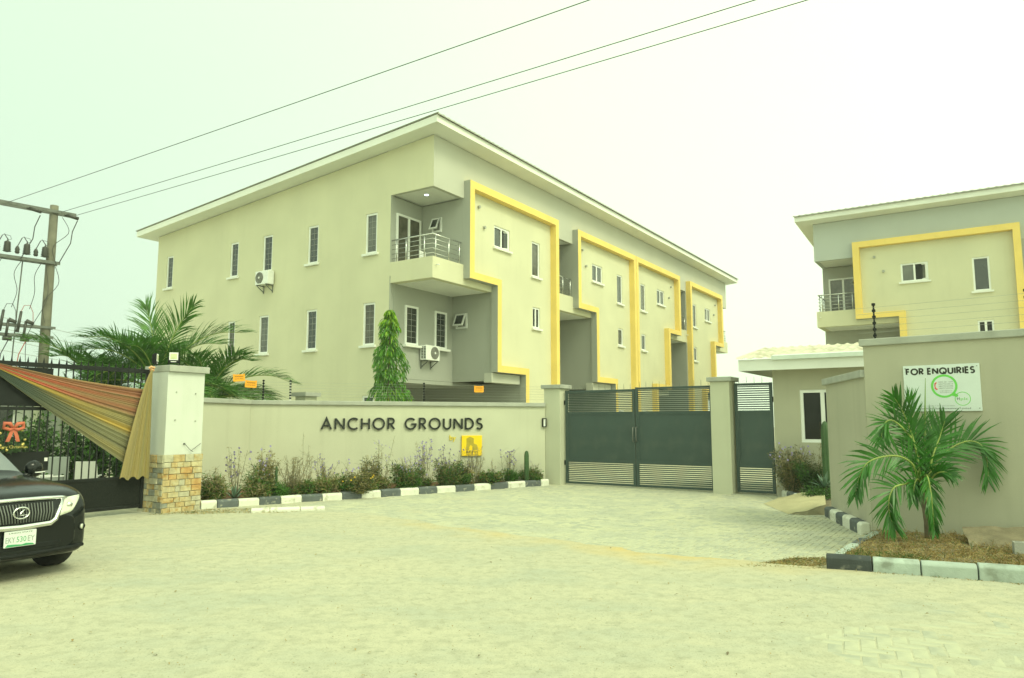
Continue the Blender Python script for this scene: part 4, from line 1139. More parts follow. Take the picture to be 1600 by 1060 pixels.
# ------------------------------------------------------------------ utility pole and lines
AD = Vector((math.sin(R_(42)), math.cos(R_(42)), 0)); AROT = R_(90 - 42)
PB = Vector((-15.40, 24.0, 0))
def spline_(pts, n):
    Q = [Vector(p) for p in pts]; out = []
    for k in range(n + 1):
        f = k / n * (len(Q) - 1); i = min(int(f), len(Q) - 2)
        out.append(Vector(cr(Q[max(i - 1, 0)], Q[i], Q[i + 1], Q[min(i + 2, len(Q) - 1)], f - i)))
    return out
M['redlead'] = mat('faded red lead', (.35, .09, .07), .6)
def hframe(label, loc, full=True):
    t = thing('utility_pole', label, 'utility pole', loc, AROT, 'twin utility poles carrying the overhead lines')
    for x in (0, -3.0):
        mb = MB(); mb.tube([(x, 0, 0), (x, 0, 9.0)], [.175, .125], 14); mb.build('pole', M['wood'], t, smooth=True)
    for z, a, c in ((8.72, -3.6, .62), (6.98, -3.5, .24), (4.82, -3.5, .24), (4.50, -3.5, .20)):
        mb = MB()
        for y in (-.16, .13): mb.box(a, c, y - .025, y + .025, z, z + .10 if z > 5 else z + .075)
        mb.build('crossarm', M['galv'], t)
    rr2 = random.Random(8)
    for x in (-.22, -.74, -1.28, -1.85, -2.4):
        mb = MB(); prof_ = [(.02, 0)]
        for k in range(6): prof_ += [(.125 - .006 * k, .03 + k * .055), (.085, .06 + k * .055)]
        prof_ += [(.02, .38), (.01, .46)]
        mb.lathe(prof_, 12, (x, -.16, 7.16)); s_ = mb.build('surge_arrester', M['porcelain'], t, smooth=True)
        mb = MB(); mb.lathe([(.045, 0), (.075, .05), (.055, .09), (.075, .13), (.045, .22), (.015, .26)], 10, (x - .26, -.16, 7.16)); mb.build('post_insulator', M['porcelain'], t, smooth=True)
        mb = MB(); mb.tube([(x - .26, -.16, 7.40), (x - .16, -.2, 7.68), (x - .1, -.16, 7.74), (x + .02, -.16, 7.56)], .014, 5); mb.tube([(x - .1, -.16, 7.72), (x + .06, -.18, 7.70), (x + .1, -.16, 7.6), (x, -.16, 7.54)], .008, 5); mb.build('jumper', M['cable'], s_)
    for x in (-.72, -1.2, -1.75, -2.3):
        mb = MB(); mb.tube([(x - .12, -.2, 4.62), (x - .05, -.2, 5.30)], [.05, .04], 9); mb.tube([(x + .1, -.2, 5.0), (x + .32, -.2, 4.93)], [.075, .05], 9); mb.tube([(x + .06, -.2, 4.45), (x + .1, -.2, 5.0)], .04, 8)
        mb.tube([(x - .02, -.2, 4.40), (x + .22, -.2, 4.40)], .07, 8)
        f_ = mb.build('cutout_fuse', M['porcelain'], t, smooth=True)
        mb = MB(); mb.tube([(x - .05, -.2, 5.3), (x + .02, -.2, 5.5), (x + .18, -.2, 5.52), (x + .28, -.2, 5.3), (x + .3, -.2, 4.95)], .010, 5); mb.tube([(x + .15, -.2, 4.4), (x - .05, -.25, 3.9), (x - .12, -.3, 3.2), (x - .1, -.3, 2.2)], .015, 5); mb.build('lead', M['cable'] if x != -.72 else M['redlead'], f_)
    mb = MB()
    for x in (.30, -.05 - .75, -2.1): mb.tube([(x, -.1, 8.74), (x + .34, -.34, 8.62)], [.06, .06], 8)
    mb.build('strain_insulator', M['porcelain'], t, smooth=True)
    for x, zz_ in ((.62, 8.55), (-.48, 8.5), (-1.75, 8.5)):
        mb = MB(); mb.tube([(x, -.34, zz_), (x - .12, -.3, zz_ - .4), (x - .14, -.26, zz_ - .8), (x - .3, -.22, zz_ - 1.2), (x - .42, -.2, zz_ - 1.5)], .016, 5); mb.build('drop_cable', M['cable'], t)
    for x0_, z0_, x1_, z1_, dx_ in ((.2, 8.6, .12, 6.98, .22), (-.3, 6.98, -.55, 5.4, -.18), (-.85, 6.98, -1.05, 5.4, -.2), (-1.4, 6.98, -1.6, 5.4, -.15), (-.18, 6.9, -.5, 3.2, .1), (.1, 6.9, -.1, 5.0, .12)):
        mb = MB(); mb.tube(spline_([(x0_, -.2, z0_), (x0_ + dx_, -.22, z0_ - (z0_ - z1_) * .3), (x1_ - dx_ * .6, -.2, z0_ - (z0_ - z1_) * .65), (x1_, -.2, z1_)], 14), .010, 5); mb.build('drop_cable', M['cable'], t)
    mb = MB(); mb.tube([(-.78, .05, 6.98), (-.86, .05, 4.2), (-.9, .05, 2.0)], .02, 6); mb.build('earth_rod', M['galv'], t)
    return t
hframe('wooden twin pole with fuses and insulators behind the black gate', PB)
far_dir = -V
P2B = PB + far_dir * 62
tp = thing('utility_pole', 'plain utility pole far along the road past the right edge', 'utility pole', P2B, AROT, 'twin utility poles carrying the overhead lines')
mb = MB(); mb.tube([(0, 0, 0), (0, 0, 9.2)], [.2, .145], 12); mb.build('pole', M['wood'], tp, smooth=True)
mb = MB(); mb.box(-2.2, .8, -.06, .06, 8.72, 8.85); mb.build('crossarm', M['galv'], tp)
for lab, x in (('lowest of the three overhead power lines, ending at the arm tip', .62), ('middle of the three overhead power lines', .14), ('topmost of the three overhead power lines, starting at the picture edge', -1.38)):
    a = PB + AD * x + Vector((0, 0, 8.78)); c = P2B + AD * x + Vector((0, 0, 8.85)); pts = []
    for k in range(41):
        q = a.lerp(c, k / 40); q.z -= .12 * 4 * (k / 40) * (1 - k / 40); pts.append(q - a)
    mb = MB(); mb.tube(pts, .0085, 5); o = mb.build('power_line', M['cable'], None, a); tag(o, lab, 'power line', 'overhead power lines')
for k in range(4):
    a = Vector((-26, 30 + k * .1, 7.2 - k * .55)); c = Vector((-17.5, 45, 5.4 - k * .40)); mb = MB()
    mb.tube([(0, 0, 0), tuple((c - a) * .5 - Vector((0, 0, .2))), tuple(c - a)], .010, 4); o = mb.build('service_line', M['wire'], None, a)
    tag(o, ('topmost', 'second from the top', 'third from the top', 'lowest')[k] + ' of the four thin service lines crossing the sky behind the pole', 'power line', 'thin service lines behind the pole')

# ------------------------------------------------------------------ kerbs
def kerb(name, origin, rotz, cuts, mats, h, w, back=True):
    """row of kerb stones, one object each, along local x; the front face is y = 0"""
    t = structure(link(name, None, None, origin, rotz)); rk = random.Random(len(cuts))
    for k, (a, c) in enumerate(zip(cuts[:-1], cuts[1:])):
        mb = MB(); y0, y1 = (0, w) if back else (-w, 0)
        dz, dy = rk.uniform(-.008, .008), rk.uniform(-.008, .008); ch = .035; g = .006
        pr = [(y0 + dy, -.08), (y1 + dy, -.08), (y1 + dy, h + dz), (y0 + dy + (ch if back else 0), h + dz), (y0 + dy, h + dz - (ch if back else 0))] if back else \
             [(y0 + dy, -.08), (y1 + dy, -.08), (y1 + dy, h + dz - ch), (y1 + dy - ch, h + dz), (y0 + dy, h + dz)]
        mb.prism(pr, lambda p, q, d: (d, p, q), a + g, c - g)
        mb.build('kerb_stone', mats[k % len(mats)], t, bevel=.012)
    return t
KD = (K2 - K1).normalized(); KN = Vector((-KD.y, KD.x, 0)); KROT = math.atan2(KD.y, KD.x)
kerb('planting_bed_kerb', K1, KROT, [-.04, .28, .71, 1.15, 1.61, 2.08, 2.56, 3.04, 3.52, 4.03, 4.55, 5.07, 5.59, 6.15, 6.73, 7.27, 7.84, 8.44, 9.0, 9.3], [M['kwhite'], M['kblack']], .17, .15)
p, q = Vector((-5.05, 14.45, 0)), Vector((-3.72, 14.88, 0)); d = q - p
kerb('low_kerb', p, math.atan2(d.y, d.x), [0, .35, .92, d.length], [M['kwhite']], .095, .16)
d = LW - EC; nl = Vector((-d.y, d.x, 0)).normalized()
kerb('splay_wall_kerb', EC + nl * .15 + d.normalized() * .12, math.atan2(d.y, d.x), [0, .22, .66, 1.1, 1.54, 1.98, 2.4], [M['kwhite'], M['kblack']], .19, .145, False)
p, q = Vector((6.40, 17.78, 0)), Vector((6.26, 16.2, 0)); d = p - q
kerb('planter_kerb', q, math.atan2(d.y, d.x), [0, .40, .55, 1.05, 1.5], [M['kwhite'], M['kwhite'], M['kblack'], M['kwhite']], .17, .14, False)
KD3 = Vector((.9146, -.4044, 0))
kerb('roadside_kerb', C3, math.atan2(KD3.y, KD3.x), [0, .5, 1.0, 1.56, 2.15, 2.75, 3.35, 3.95, 4.55], [M['kdark'], M['kmint'], M['kmint'], M['kmint'], M['kmint'], M['kmint'], M['kmint'], M['kmint']], .18, .14)
d = Vector((5.36, 11.2, 0)) - C3
kerb('island_side_kerb', C3 + d.normalized() * .17, math.atan2(d.y, d.x), [0, .5, 1.05, 1.6, d.length - .2], [M['kmint'], M['kmint'], M['kblack'], M['kmint']], .16, .14, False)

# ------------------------------------------------------------------ ground: far sheet, sand, pavers
mb = MB(); mb.face([(-290, -290, -.07), (290, -290, -.07), (290, 290, -.07), (-290, 290, -.07)]); structure(mb.build('ground', M['sand']))
EDGE = [(-4.3, 15.25), (-3.55, 14.75), (-2.36, 13.77), (-1.06, 12.39), (.48, 11.2), (1.34, 10.47), (2.13, 9.72), (3.14, 9.24), (3.72, 9.08)]
DRIVE = EDGE + [(5.3, 11.2), (5.5, 11.8), (5.95, 14.2), (6.4, 17.0), (6.62, 18.7), (6.75, 19.3), (5.9, 20.0), (1.2, 21.6), (1.0, 20.85), (-4.35, 16.55)]
ROADP = [(1.7, 6.6), (3.9, 7.9), (7.6, 6.4), (7.6, 3.2), (2.2, 3.2)]
def inside(poly, x, y):
    c = False; j = len(poly) - 1
    for i in range(len(poly)):
        xi, yi = poly[i]; xj, yj = poly[j]
        if (yi > y) != (yj > y) and x < (xj - xi) * (y - yi) / (yj - yi) + xi: c = not c
        j = i
    return c
def dist_line(pts, x, y):
    best = 9e9
    for (ax, ay), (bx_, by_) in zip(pts[:-1], pts[1:]):
        dx, dy = bx_ - ax, by_ - ay; t = max(0, min(1, ((x - ax) * dx + (y - ay) * dy) / (dx * dx + dy * dy)))
        best = min(best, math.hypot(x - ax - dx * t, y - ay - dy * t))
    return best
def smooth(a, b, t):
    t = max(0, min(1, (t - a) / (b - a))); return t * t * (3 - 2 * t)
def nz(x, y, s, o=0): return noise.noise((x * s, y * s, o))
GX0, GX1, GY0, GY1, GS = -13.0, 11.0, 2.4, 22.4, .06
nx, ny = int((GX1 - GX0) / GS), int((GY1 - GY0) / GS)
vs = []; och = []
for j in range(ny + 1):
    y = GY0 + j * GS
    for i in range(nx + 1):
        x = GX0 + i * GS
        z = .014 + .012 * nz(x, y, .6) + .008 * nz(x, y, 2.1, 3) + .004 * nz(x, y, 6.5, 7)
        oc = 0.0
        if 8.6 < y < 21.8 and -4.8 < x < 7:
            de = dist_line(EDGE, x, y)
            if inside(DRIVE, x, y):
                cov = smooth(4.2, -1.5, x + .12 * (y - 12) + 1.3 * nz(x, y, .5, 11))
                zd = -.0085 + .0062 * cov + .0022 * nz(x, y, .8, 5) + .0010 * nz(x, y, 3, 2)
                zd += .02 * max(0, nz(x, y, .9, 31) - .38)
                z = zd + (z + .004 - zd) * smooth(.30 + .25 * nz(x, y, 1.5, 9), .0, de)
            oc = .60 * smooth(.85 + .6 * nz(x, y, .8, 19), .0, de) * (.6 + .8 * smooth(1.2, .2, math.hypot((x - 1.7) * .7, y - 10.1))) * smooth(-3.2, -1.2, x) * (.55 + .9 * nz(x, y, 2.3, 23))
        elif inside(ROADP, x, y):
            f = smooth(0, .9, dist_line(ROADP + ROADP[:1], x, y))
            z += (.0004 + .0042 * nz(x, y, .9, 40) + .0015 * nz(x, y, 3, 2) - z) * f
        e = min(x - GX0, GX1 - x, y - GY0, GY1 - y)
        if e < .8: z -= .09 * (1 - e / .8)
        vs.append((x, y, z)); och.append(max(0.0, min(1.0, oc)))
W1 = nx + 1
fs = [(j * W1 + i, j * W1 + i + 1, (j + 1) * W1 + i + 1, (j + 1) * W1 + i) for j in range(ny) for i in range(nx)]
me = bpy.data.meshes.new('sandy_road'); me.from_pydata(vs, [], fs); me.materials.append(M['sand'])
at_ = me.attributes.new('ochre', 'FLOAT', 'POINT'); at_.data.foreach_set('value', och)
me.polygons.foreach_set('use_smooth', [True] * len(me.polygons)); me.update()
structure(link('sandy_road', me))
def paving(name, origin, rotz, poly, L_, W_, limit):
    t = structure(link(name, None, None, origin, rotz))
    c, s = math.cos(rotz), math.sin(rotz); o = origin
    g = .005; rp = random.Random(13)
    meshes = []
    for k in range(6):
        mb = MB(); mb.cbox(-L_ / 2 + g, L_ / 2 - g, -W_ / 2 + g, W_ / 2 - g, -.04, 0, .005); meshes.append(mb.mesh('paver', M['paver'] if k % 3 else M['paver2']))
    loc = [((x - o.x) * c + (y - o.y) * s, -(x - o.x) * s + (y - o.y) * c) for x, y in poly]
    x0, x1 = min(p[0] for p in loc), max(p[0] for p in loc); y0, y1 = min(p[1] for p in loc), max(p[1] for p in loc)
    bricks = []
    for a in range(int(y0 / W_) - 4, int(y1 / W_) + 4):
        for b in range(int((x0 / W_ - a) / 4) - 2, int((x1 / W_ - a) / 4) + 2):
            ox, oy = (a + 4 * b) * W_, a * W_
            for cx_, cy_, rz in ((ox + W_, oy + W_ / 2, 0), (ox + 3.5 * W_, oy + W_, 90)):
                if inside(loc, cx_, cy_):
                    wx, wy = o.x + cx_ * c - cy_ * s, o.y + cx_ * s + cy_ * c
                    vis = abs(wx / max(wy, .1)) < .70 and (1.75 * 1152 / wy < 404)
                    bricks.append((0 if vis else 1, math.hypot(wx, wy), cx_, cy_, rz))
    bricks.sort()
    rest = MB()
    for k, (v_, dd, x, y, rz) in enumerate(bricks):
        tz = rp.uniform(-.002, .002); ax, ay = rp.uniform(-.012, .012), rp.uniform(-.012, .012)
        if k < limit:
            ob = link('paver', meshes[rp.randrange(6)], t, (x, y, tz)); ob.rotation_euler = (ax, ay, R_(rz))
        else:
            rest.x = Matrix.Translation((x, y, tz)) @ Matrix.Rotation(R_(rz), 4, 'Z') @ Matrix.Rotation(ay, 4, 'Y')
            rest.cbox(-L_ / 2 + g, L_ / 2 - g, -W_ / 2 + g, W_ / 2 - g, -.03, 0, .005, rp.randrange(3) // 2)
    if rest.f: stuff(rest.build('paving_field', [M['paver'], M['paver2']], t))
paving('driveway', GL, ROT_G, DRIVE, .2, .1, 300)
paving('road', Vector((3, 6, 0)), math.atan2(KD3.y, KD3.x), ROADP, .24, .12, 300)

# soil of the planting bed, planter, island; sand ramp; soil heap
def sheet(name, quad, zq, m, n=(24, 10), amp=.03, sc=3, kind='structure'):
    A, B, Cc, D_ = [Vector(p) for p in quad]; vs = []; 
    for i in range(n[0] + 1):
        for j in range(n[1] + 1):
            u, v = i / n[0], j / n[1]
            q = (A.lerp(B, u)).lerp(D_.lerp(Cc, u), v); z = (zq[0] * (1 - u) + zq[1] * u) * (1 - v) + (zq[3] * (1 - u) + zq[2] * u) * v
            vs.append((q.x, q.y, z + amp * noise.noise((q.x * sc, q.y * sc, 1)) + amp * .5 * noise.noise((q.x * sc * 3, q.y * sc * 3, 5))))
    k = n[1] + 1
    me = bpy.data.meshes.new(name)
    me.from_pydata(vs, [], [[i * k + j, (i + 1) * k + j, (i + 1) * k + j + 1, i * k + j + 1] for i in range(n[0]) for j in range(n[1])])
    me.materials.append(m); me.polygons.foreach_set('use_smooth', [True] * len(me.polygons)); me.update()
    o = link(name, me); o['kind'] = kind; return o
kb = lambda s, off: (K1 + KD * s + KN * off)[:2] + (0,)
sheet('bed_soil', [kb(-.1, .14), kb(9.3, .14), (.95, 21.3, 0), (-7.4, 18.3, 0)], (.12, .12, .14, .16), M['soil'], (60, 20), .025, 4)
sheet('planter_soil', [(6.09, 14.16, 0), (6.42, 17.9, 0), (8.4, 16.7, 0), (7.4, 13.6, 0)], (.12, .14, .2, .2), M['drysoil'], (20, 14), .03, 4)
n3 = Vector((.4044, .9146, 0))
ISL = [C3 + n3 * .12 + KD3 * .1, C3 + KD3 * 4.6 + n3 * .12, EC + DE * 4.9, Vector((5.45, 11.35, 0))]
sheet('island_soil', ISL, (.13, .14, .26, .13), M['drysoil'], (50, 26), .025, 3)
# ramp of sand beside the planter, cut off sharply on its near side
rv = [(5.30, 14.35, .0), (5.62, 14.22, .075), (6.02, 14.32, .19), (6.5, 15.5, .25), (6.45, 16.6, .20), (6.05, 16.9, .05), (5.45, 16.2, .0), (5.9, 15.4, .16)]
mb = MB()
for a, b in zip(rv[:6], rv[1:7]): mb.face([a, b, rv[7]])
mb.face([rv[6], rv[0], rv[7]])
me = mb.mesh('sand_ramp', M['sandpile']); bm = bmesh.new(); bm.from_mesh(me); bmesh.ops.remove_doubles(bm, verts=bm.verts, dist=1e-4)
bmesh.ops.subdivide_edges(bm, edges=bm.edges, cuts=5, use_grid_fill=True)
for v in bm.verts:
    v.co.z += .022 * noise.noise(v.co * 4) * (1 if v.co.z > .02 else .3) + .01 * math.sin(min(v.co.z, .2) * 14); v.co.z = max(v.co.z, .004)
bm.to_mesh(me); bm.free(); me.polygons.foreach_set('use_smooth', [True] * len(me.polygons))
rp_ = tag(link('sand_ramp', me), 'smooth mound of yellow sand between the planter and the striped kerb', 'sand mound')
mb = MB(); fr = [(5.30, 14.35, .0), (5.62, 14.22, .078), (6.02, 14.32, .19)]
for a, b in zip(fr[:-1], fr[1:]): mb.face([(a[0], a[1] - .012, -.02), (b[0], b[1] - .012, -.02), (b[0], b[1] - .010, b[2] + .004), (a[0], a[1] - .010, a[2] + .004)])
mb.build('cut_face', M['cutsand'], rp_)
hp = sheet('soil_heap', [(5.85, 9.55, 0), (7.3, 8.95, 0), (7.6, 9.55, 0), (6.15, 10.25, 0)], (.12, .14, .40, .34), M['drysoil'], (24, 14), .045, 4, 'thing'); del hp['kind']
tag(hp, 'grey heap of dry soil against the tall wall behind the concrete blocks', 'soil heap')
def hollow_block(label, loc, rz):
    t = tag(link('concrete_block', None, None, loc, rz), label, 'concrete block', 'hollow concrete blocks on the island')
    mb = MB(); L_, W_, H_ = .22, .14, .15
    xs = [-L_, -.185, -.02, .02, .185, L_]; ys = [-W_ / 2, -.04, .04, W_ / 2]
    xs = [x / 2 for x in xs]
    for i in range(5):
        for j in range(3):
            if j == 1 and i in (1, 3):
                x0, x1, y0, y1 = xs[i], xs[i + 1], ys[j], ys[j + 1]
                for a, b in (((x0, y0), (x1, y0)), ((x1, y0), (x1, y1)), ((x1, y1), (x0, y1)), ((x0, y1), (x0, y0))): mb.face([(*a, H_), (*b, H_), (*b, .03), (*a, .03)])
                mb.face([(x0, y0, .03), (x1, y0, .03), (x1, y1, .03), (x0, y1, .03)], 1); continue
            mb.face([(xs[i], ys[j], H_), (xs[i + 1], ys[j], H_), (xs[i + 1], ys[j + 1], H_), (xs[i], ys[j + 1], H_)])
    for a, b in (((xs[0], ys[0]), (xs[-1], ys[0])), ((xs[-1], ys[0]), (xs[-1], ys[-1])), ((xs[-1], ys[-1]), (xs[0], ys[-1])), ((xs[0], ys[-1]), (xs[0], ys[0]))):
        mb.face([(*a, 0), (*b, 0), (*b, H_), (*a, H_)])
    me = mb.mesh('block_body', [M['concrete'], M['dark']])
    link('block_body', me, t); return t
hollow_block('hollow concrete block at the left end of the row on the island', (6.20, 9.10, .16), R_(-24))
hollow_block('hollow concrete block second in the row at the picture edge', (6.43, 9.0, .16), R_(-22))

# ------------------------------------------------------------------ plants
def spline(pts, n):
    P = [Vector(p) for p in pts]; out = []
    for k in range(n + 1):
        f = k / n * (len(P) - 1); i = min(int(f), len(P) - 2); t = f - i
        out.append(Vector(cr(P[max(i - 1, 0)], P[i], P[i + 1], P[min(i + 2, len(P) - 1)], t)))
    return out
def frond(parent, pts, n, lmax, wid, ml, mr, rg, up=Vector((0, 0, 1)), droop=.45, r0=.022, start=.12, lift=.15, fold=0.0):
    C_ = spline(pts, 24); tot = len(C_) - 1
    rb = MB(); rb.tube(C_, [r0 * (1 - .85 * k / tot) for k in range(tot + 1)], 6)
    lf = MB(); g = Vector((0, 0, -1))
    for k in range(n):
        t = start + (1 - start) * k / (n - 1); f = t * tot; i = min(int(f), tot - 1); p0 = C_[i].lerp(C_[i + 1], f - i)
        T = (C_[min(i + 2, tot)] - C_[max(i - 1, 0)]).normalized(); S = T.cross(up)
        if S.length < .05: S = T.cross(Vector((.4, 1, .1)))
        S.normalize(); N = S.cross(T).normalized()
        for sg_ in (-1, 1):
            a = R_(28 + 42 * t + rg.uniform(-9, 9)); L_ = lmax * (.45 + .75 * math.sin(math.pi * min(1, .12 + .78 * t)) ** .8) * rg.uniform(.8, 1.1) * (1 if t < .9 else .8)
            d0 = (S * sg_ * math.cos(a) + T * math.sin(a) + N * (lift + rg.uniform(-.12, .12))).normalized()
            q = [p0]; dd = d0
            for s in range(3):
                q.append(q[-1] + dd * L_ / 3); dd = (dd + g * droop * (s + 1) * .5 * rg.uniform(.6, 1.3)).normalized()
            w_ = (d0.cross(N)); w_.normalize(); w_ = (w_ + N * rg.uniform(-.6, .6)).normalized()
            lf.strip(q, [wid * .55, wid, wid * .7, wid * .06], w_)
    r_ = rb.build('frond', mr, parent, smooth=True); lf.build('leaflets', ml, r_)
    return r_
rgp = random.Random(31)
cp = thing('coconut_palm', 'young coconut palm with arching fronds on the island in front of the enquiries wall', 'palm', (5.81, 10.42, .27))
mb = MB(); mb.tube([(0, 0, -.2), (0, 0, .1), (-.03, 0, .4), (-.05, 0, .62)], [.075, .07, .065, .055], 12); mb.build('trunk', M['palmtrunk'], cp, smooth=True)
for k in range(7):                          # leaf bases wrapped round the crown
    a = k * 2.4; mb = MB(); c_ = spline([(.05 * math.cos(a), .05 * math.sin(a), .25 + .03 * k), (.07 * math.cos(a) - .03, .07 * math.sin(a), .48 + .03 * k), (.05 * math.cos(a) - .05, .05 * math.sin(a), .68 + .03 * k)], 6)
    mb.strip(c_, [.05, .055, .05, .04, .03, .025, .02], Vector((-math.sin(a), math.cos(a), 0))); mb.build('leaf_base', M['palmY'], cp)
FACE = Vector((-.15, -1, .30))
for pts, n, lm, up, dr in (
    ([(-.13, 0, .61), (-.07, .05, 1.07), (-.18, .08, 1.32), (-.36, .1, 1.5), (-.5, .05, 1.49), (-.58, 0, 1.37), (-.63, -.03, 1.23)], 34, .36, FACE, .16),
    ([(-.13, 0, .61), (-.22, -.1, .87), (-.43, -.15, 1.01), (-.70, -.2, 1.01), (-.94, -.25, .93), (-1.06, -.25, .74), (-1.13, -.25, .5)], 42, .38, FACE, .20),
    ([(-.12, 0, .54), (-.24, -.15, .66), (-.46, -.3, .65), (-.66, -.38, .61), (-.76, -.42, .45), (-.76, -.42, .25), (-.71, -.42, .1)], 40, .36, FACE, .22),
    ([(-.02, 0, .61), (.03, -.05, .79), (.22, 0, 1.0), (.43, .05, 1.14), (.65, .05, 1.22), (.80, 0, 1.16), (.86, 0, .93), (.86, 0, .68)], 46, .40, FACE, .18),
    ([(-.02, 0, .58), (-.13, -.2, .75), (-.18, -.35, .73), (-.19, -.42, .52), (-.2, -.45, .29), (-.19, -.45, .05)], 44, .26, Vector((.1, -1, .1)), .45),
    ([(-.09, 0, .61), (-.11, 0, .97), (-.13, .08, 1.32), (-.23, .1, 1.64), (-.35, .08, 1.84)], 34, .38, Vector((-.5, -1, .1)), .10),
    ([(-.08, 0, .61), (-.03, .1, .96), (-.05, .15, 1.39), (-.07, .2, 1.81)], 30, .36, Vector((.4, -1, .1)), .08),
    ([(.01, 0, .61), (.06, -.05, .97), (.22, 0, 1.28), (.31, 0, 1.51)], 30, .36, Vector((-.3, -1, .1)), .10),
    ([(-.02, 0, .61), (.11, .2, .99), (.25, .3, 1.31), (.37, .4, 1.5)], 26, .34, Vector((.3, -1, .2)), .12),
    ([(-.01, 0, .54), (.01, -.15, .75), (.08, -.28, .81), (.15, -.35, .76)], 26, .24, Vector((.1, -1, .4)), .5),
    ([(-.08, 0, .58), (-.21, -.15, .7), (-.34, -.3, .64), (-.4, -.35, .44)], 28, .26, Vector((0, -1, .3)), .45)):
    frond(cp, pts, int(n * .9), lm * .95, .0155, M['palmA'], M['palmY'], rgp, up, dr, .02)
mb = MB(); mb.tube([(-.04, 0, .61), (-.01, 0, 1.04), (.03, 0, 1.57), (.07, 0, 2.11)], [.024, .018, .012, .003], 6); mb.build('spear_leaf', M['palmspear'], cp, smooth=True)
def feather_palm(label, loc, crown, n, length, rg, group, upright=0):
    t = thing('feather_palm', label, 'palm', loc, 0, group)
    mb = MB(); mb.tube([(0, 0, -.05), (0, 0, crown * .6), (0, 0, crown)], [.24, .22, .2], 12); mb.build('trunk', M['palmtrunk'], t, smooth=True)
    for k in range(n):
        az = k * 2.39996 + rg.uniform(-.2, .2); el = R_(rg.choice((18, 30, 45, 58, 68)) if k >= upright else rg.uniform(74, 84)); L_ = length * rg.uniform(.85, 1.12)
        h = Vector((math.cos(az), math.sin(az), 0)); pts = [Vector((0, 0, crown))]; e = el
        for s in range(5):
            pts.append(pts[-1] + (h * math.cos(e) + Vector((0, 0, math.sin(e)))) * L_ / 5); e -= R_(13 if k >= upright else 5) * (1 + s * .18)
        frond(t, pts, 52, length * .27, .0155, M['palmB'], M['palmY'], rg, Vector((0, 0, 1)) if el < 1.25 else Vector((.3, -1, .2)), .28, .03, .14, .35)
rgq = random.Random(77)
feather_palm('bushy palm with arching fronds behind the black gate, nearest the utility pole', (-10.9, 19.4, 0), 2.3, 24, 2.5, rgq, 'palms behind the white pillar')
feather_palm('tallest palm with an upright frond, directly behind the white pillar', (-9.35, 19.3, 0), 2.6, 22, 2.6, rgq, 'palms behind the white pillar', 2)
feather_palm('palm with spreading fronds between the white pillar and the plain side wall', (-8.45, 20.3, 0), 2.3, 20, 2.3, rgq, 'palms behind the white pillar')

# weeping mast tree
mt = thing('mast_tree', 'narrow bright green weeping tree in front of the grey recess', 'tree', (-3.80, 22.6, 0))
mb = MB(); mb.tube([(0, 0, -.05), (0, 0, 2.5), (.02, 0, 5.1)], [.09, .06, .012], 10); mb.build('trunk', M['palmtrunk'], mt, smooth=True)
rgm = random.Random(4); lf = MB()
for k in range(5200):
    h = rgm.random() ** .8; z = .9 + 4.35 * h
    rmax = (.74 * (1 - h) ** .72 + .07) * (1 + .22 * math.sin(z * 5.3 + 1) * (1 - h)); a = rgm.uniform(0, 6.283)
    rmax *= 1 + .22 * math.sin(a * 3 + z * 2.1) + .35 * noise.noise((math.cos(a) * 1.6, math.sin(a) * 1.6, z * 1.9))
    r = rmax * (rgm.random() ** .45)
    p0 = Vector((r * math.cos(a), r * math.sin(a), z)); o_ = Vector((math.cos(a), math.sin(a), 0))
    if noise.noise(p0 * 2.6) < -.22 and r > rmax * .55: continue
    L_ = rgm.uniform(.14, .26); d0 = (o_ * rgm.uniform(.2, .9) + Vector((rgm.uniform(-.35, .35), rgm.uniform(-.35, .35), -rgm.uniform(.5, 1.3)))).normalized()
    w_ = d0.cross(Vector((rgm.uniform(-1, 1), rgm.uniform(-1, 1), .4))).normalized()
    p1 = p0 + d0 * L_ * .5; d1 = (d0 + Vector((0, 0, -.6))).normalized()
    lf.strip([p0, p1, p1 + d1 * L_ * .5], [.006, .019, .002], w_, 1 if (rgm.random() < .10 + .75 * max(0, h - .72) * 3) else 0)
lf.build('crown', [M['ashoka'], M['ashokaY']], mt)

def bush(parent, r, h, n, mats, rg, leaf=.085, wid=.0062, name='foliage', spread=1.0, upw=.75):
    r *= 1.2; h *= 1.18; n = int(n * 1.5); leaf *= 1.15; wid *= 1.2
    mb = MB()
    cl = [(rg.uniform(0, 6.283), r * math.sqrt(rg.random()) * .8, h * rg.uniform(.35, 1)) for _ in range(max(7, int(r * 34)))]
    for k in range(n):
        a, rc, hc = rg.choice(cl); zf = rg.random() ** .7
        c = Vector((rc * math.cos(a) * zf, rc * math.sin(a) * zf, hc * zf * .92)) + Vector((rg.gauss(0, 1), rg.gauss(0, 1), rg.gauss(0, .8))) * r * .15
        c.z = max(.01, c.z)
        d0 = Vector((rg.gauss(0, 1) * spread, rg.gauss(0, 1) * spread, upw + rg.gauss(0, .7))).normalized(); L_ = leaf * rg.uniform(.6, 1.5)
        w_ = d0.cross(Vector((rg.gauss(0, 1), rg.gauss(0, 1), rg.gauss(0, 1)))).normalized()
        mb.strip([c, c + d0 * L_ * .5, c + (d0 + Vector((0, 0, -.25))).normalized() * L_], [wid * .3, wid, wid * .1], w_, rg.randrange(len(mats)))
    st_ = MB()
    for a, rc, hc in cl: st_.tube([(0, 0, 0), (rc * math.cos(a) * .5, rc * math.sin(a) * .5, hc * .5), (rc * math.cos(a), rc * math.sin(a), hc)], [.008, .006, .003], 4)
    st_.build('stems', M['stalk'], parent); mb.build(name, mats, parent)
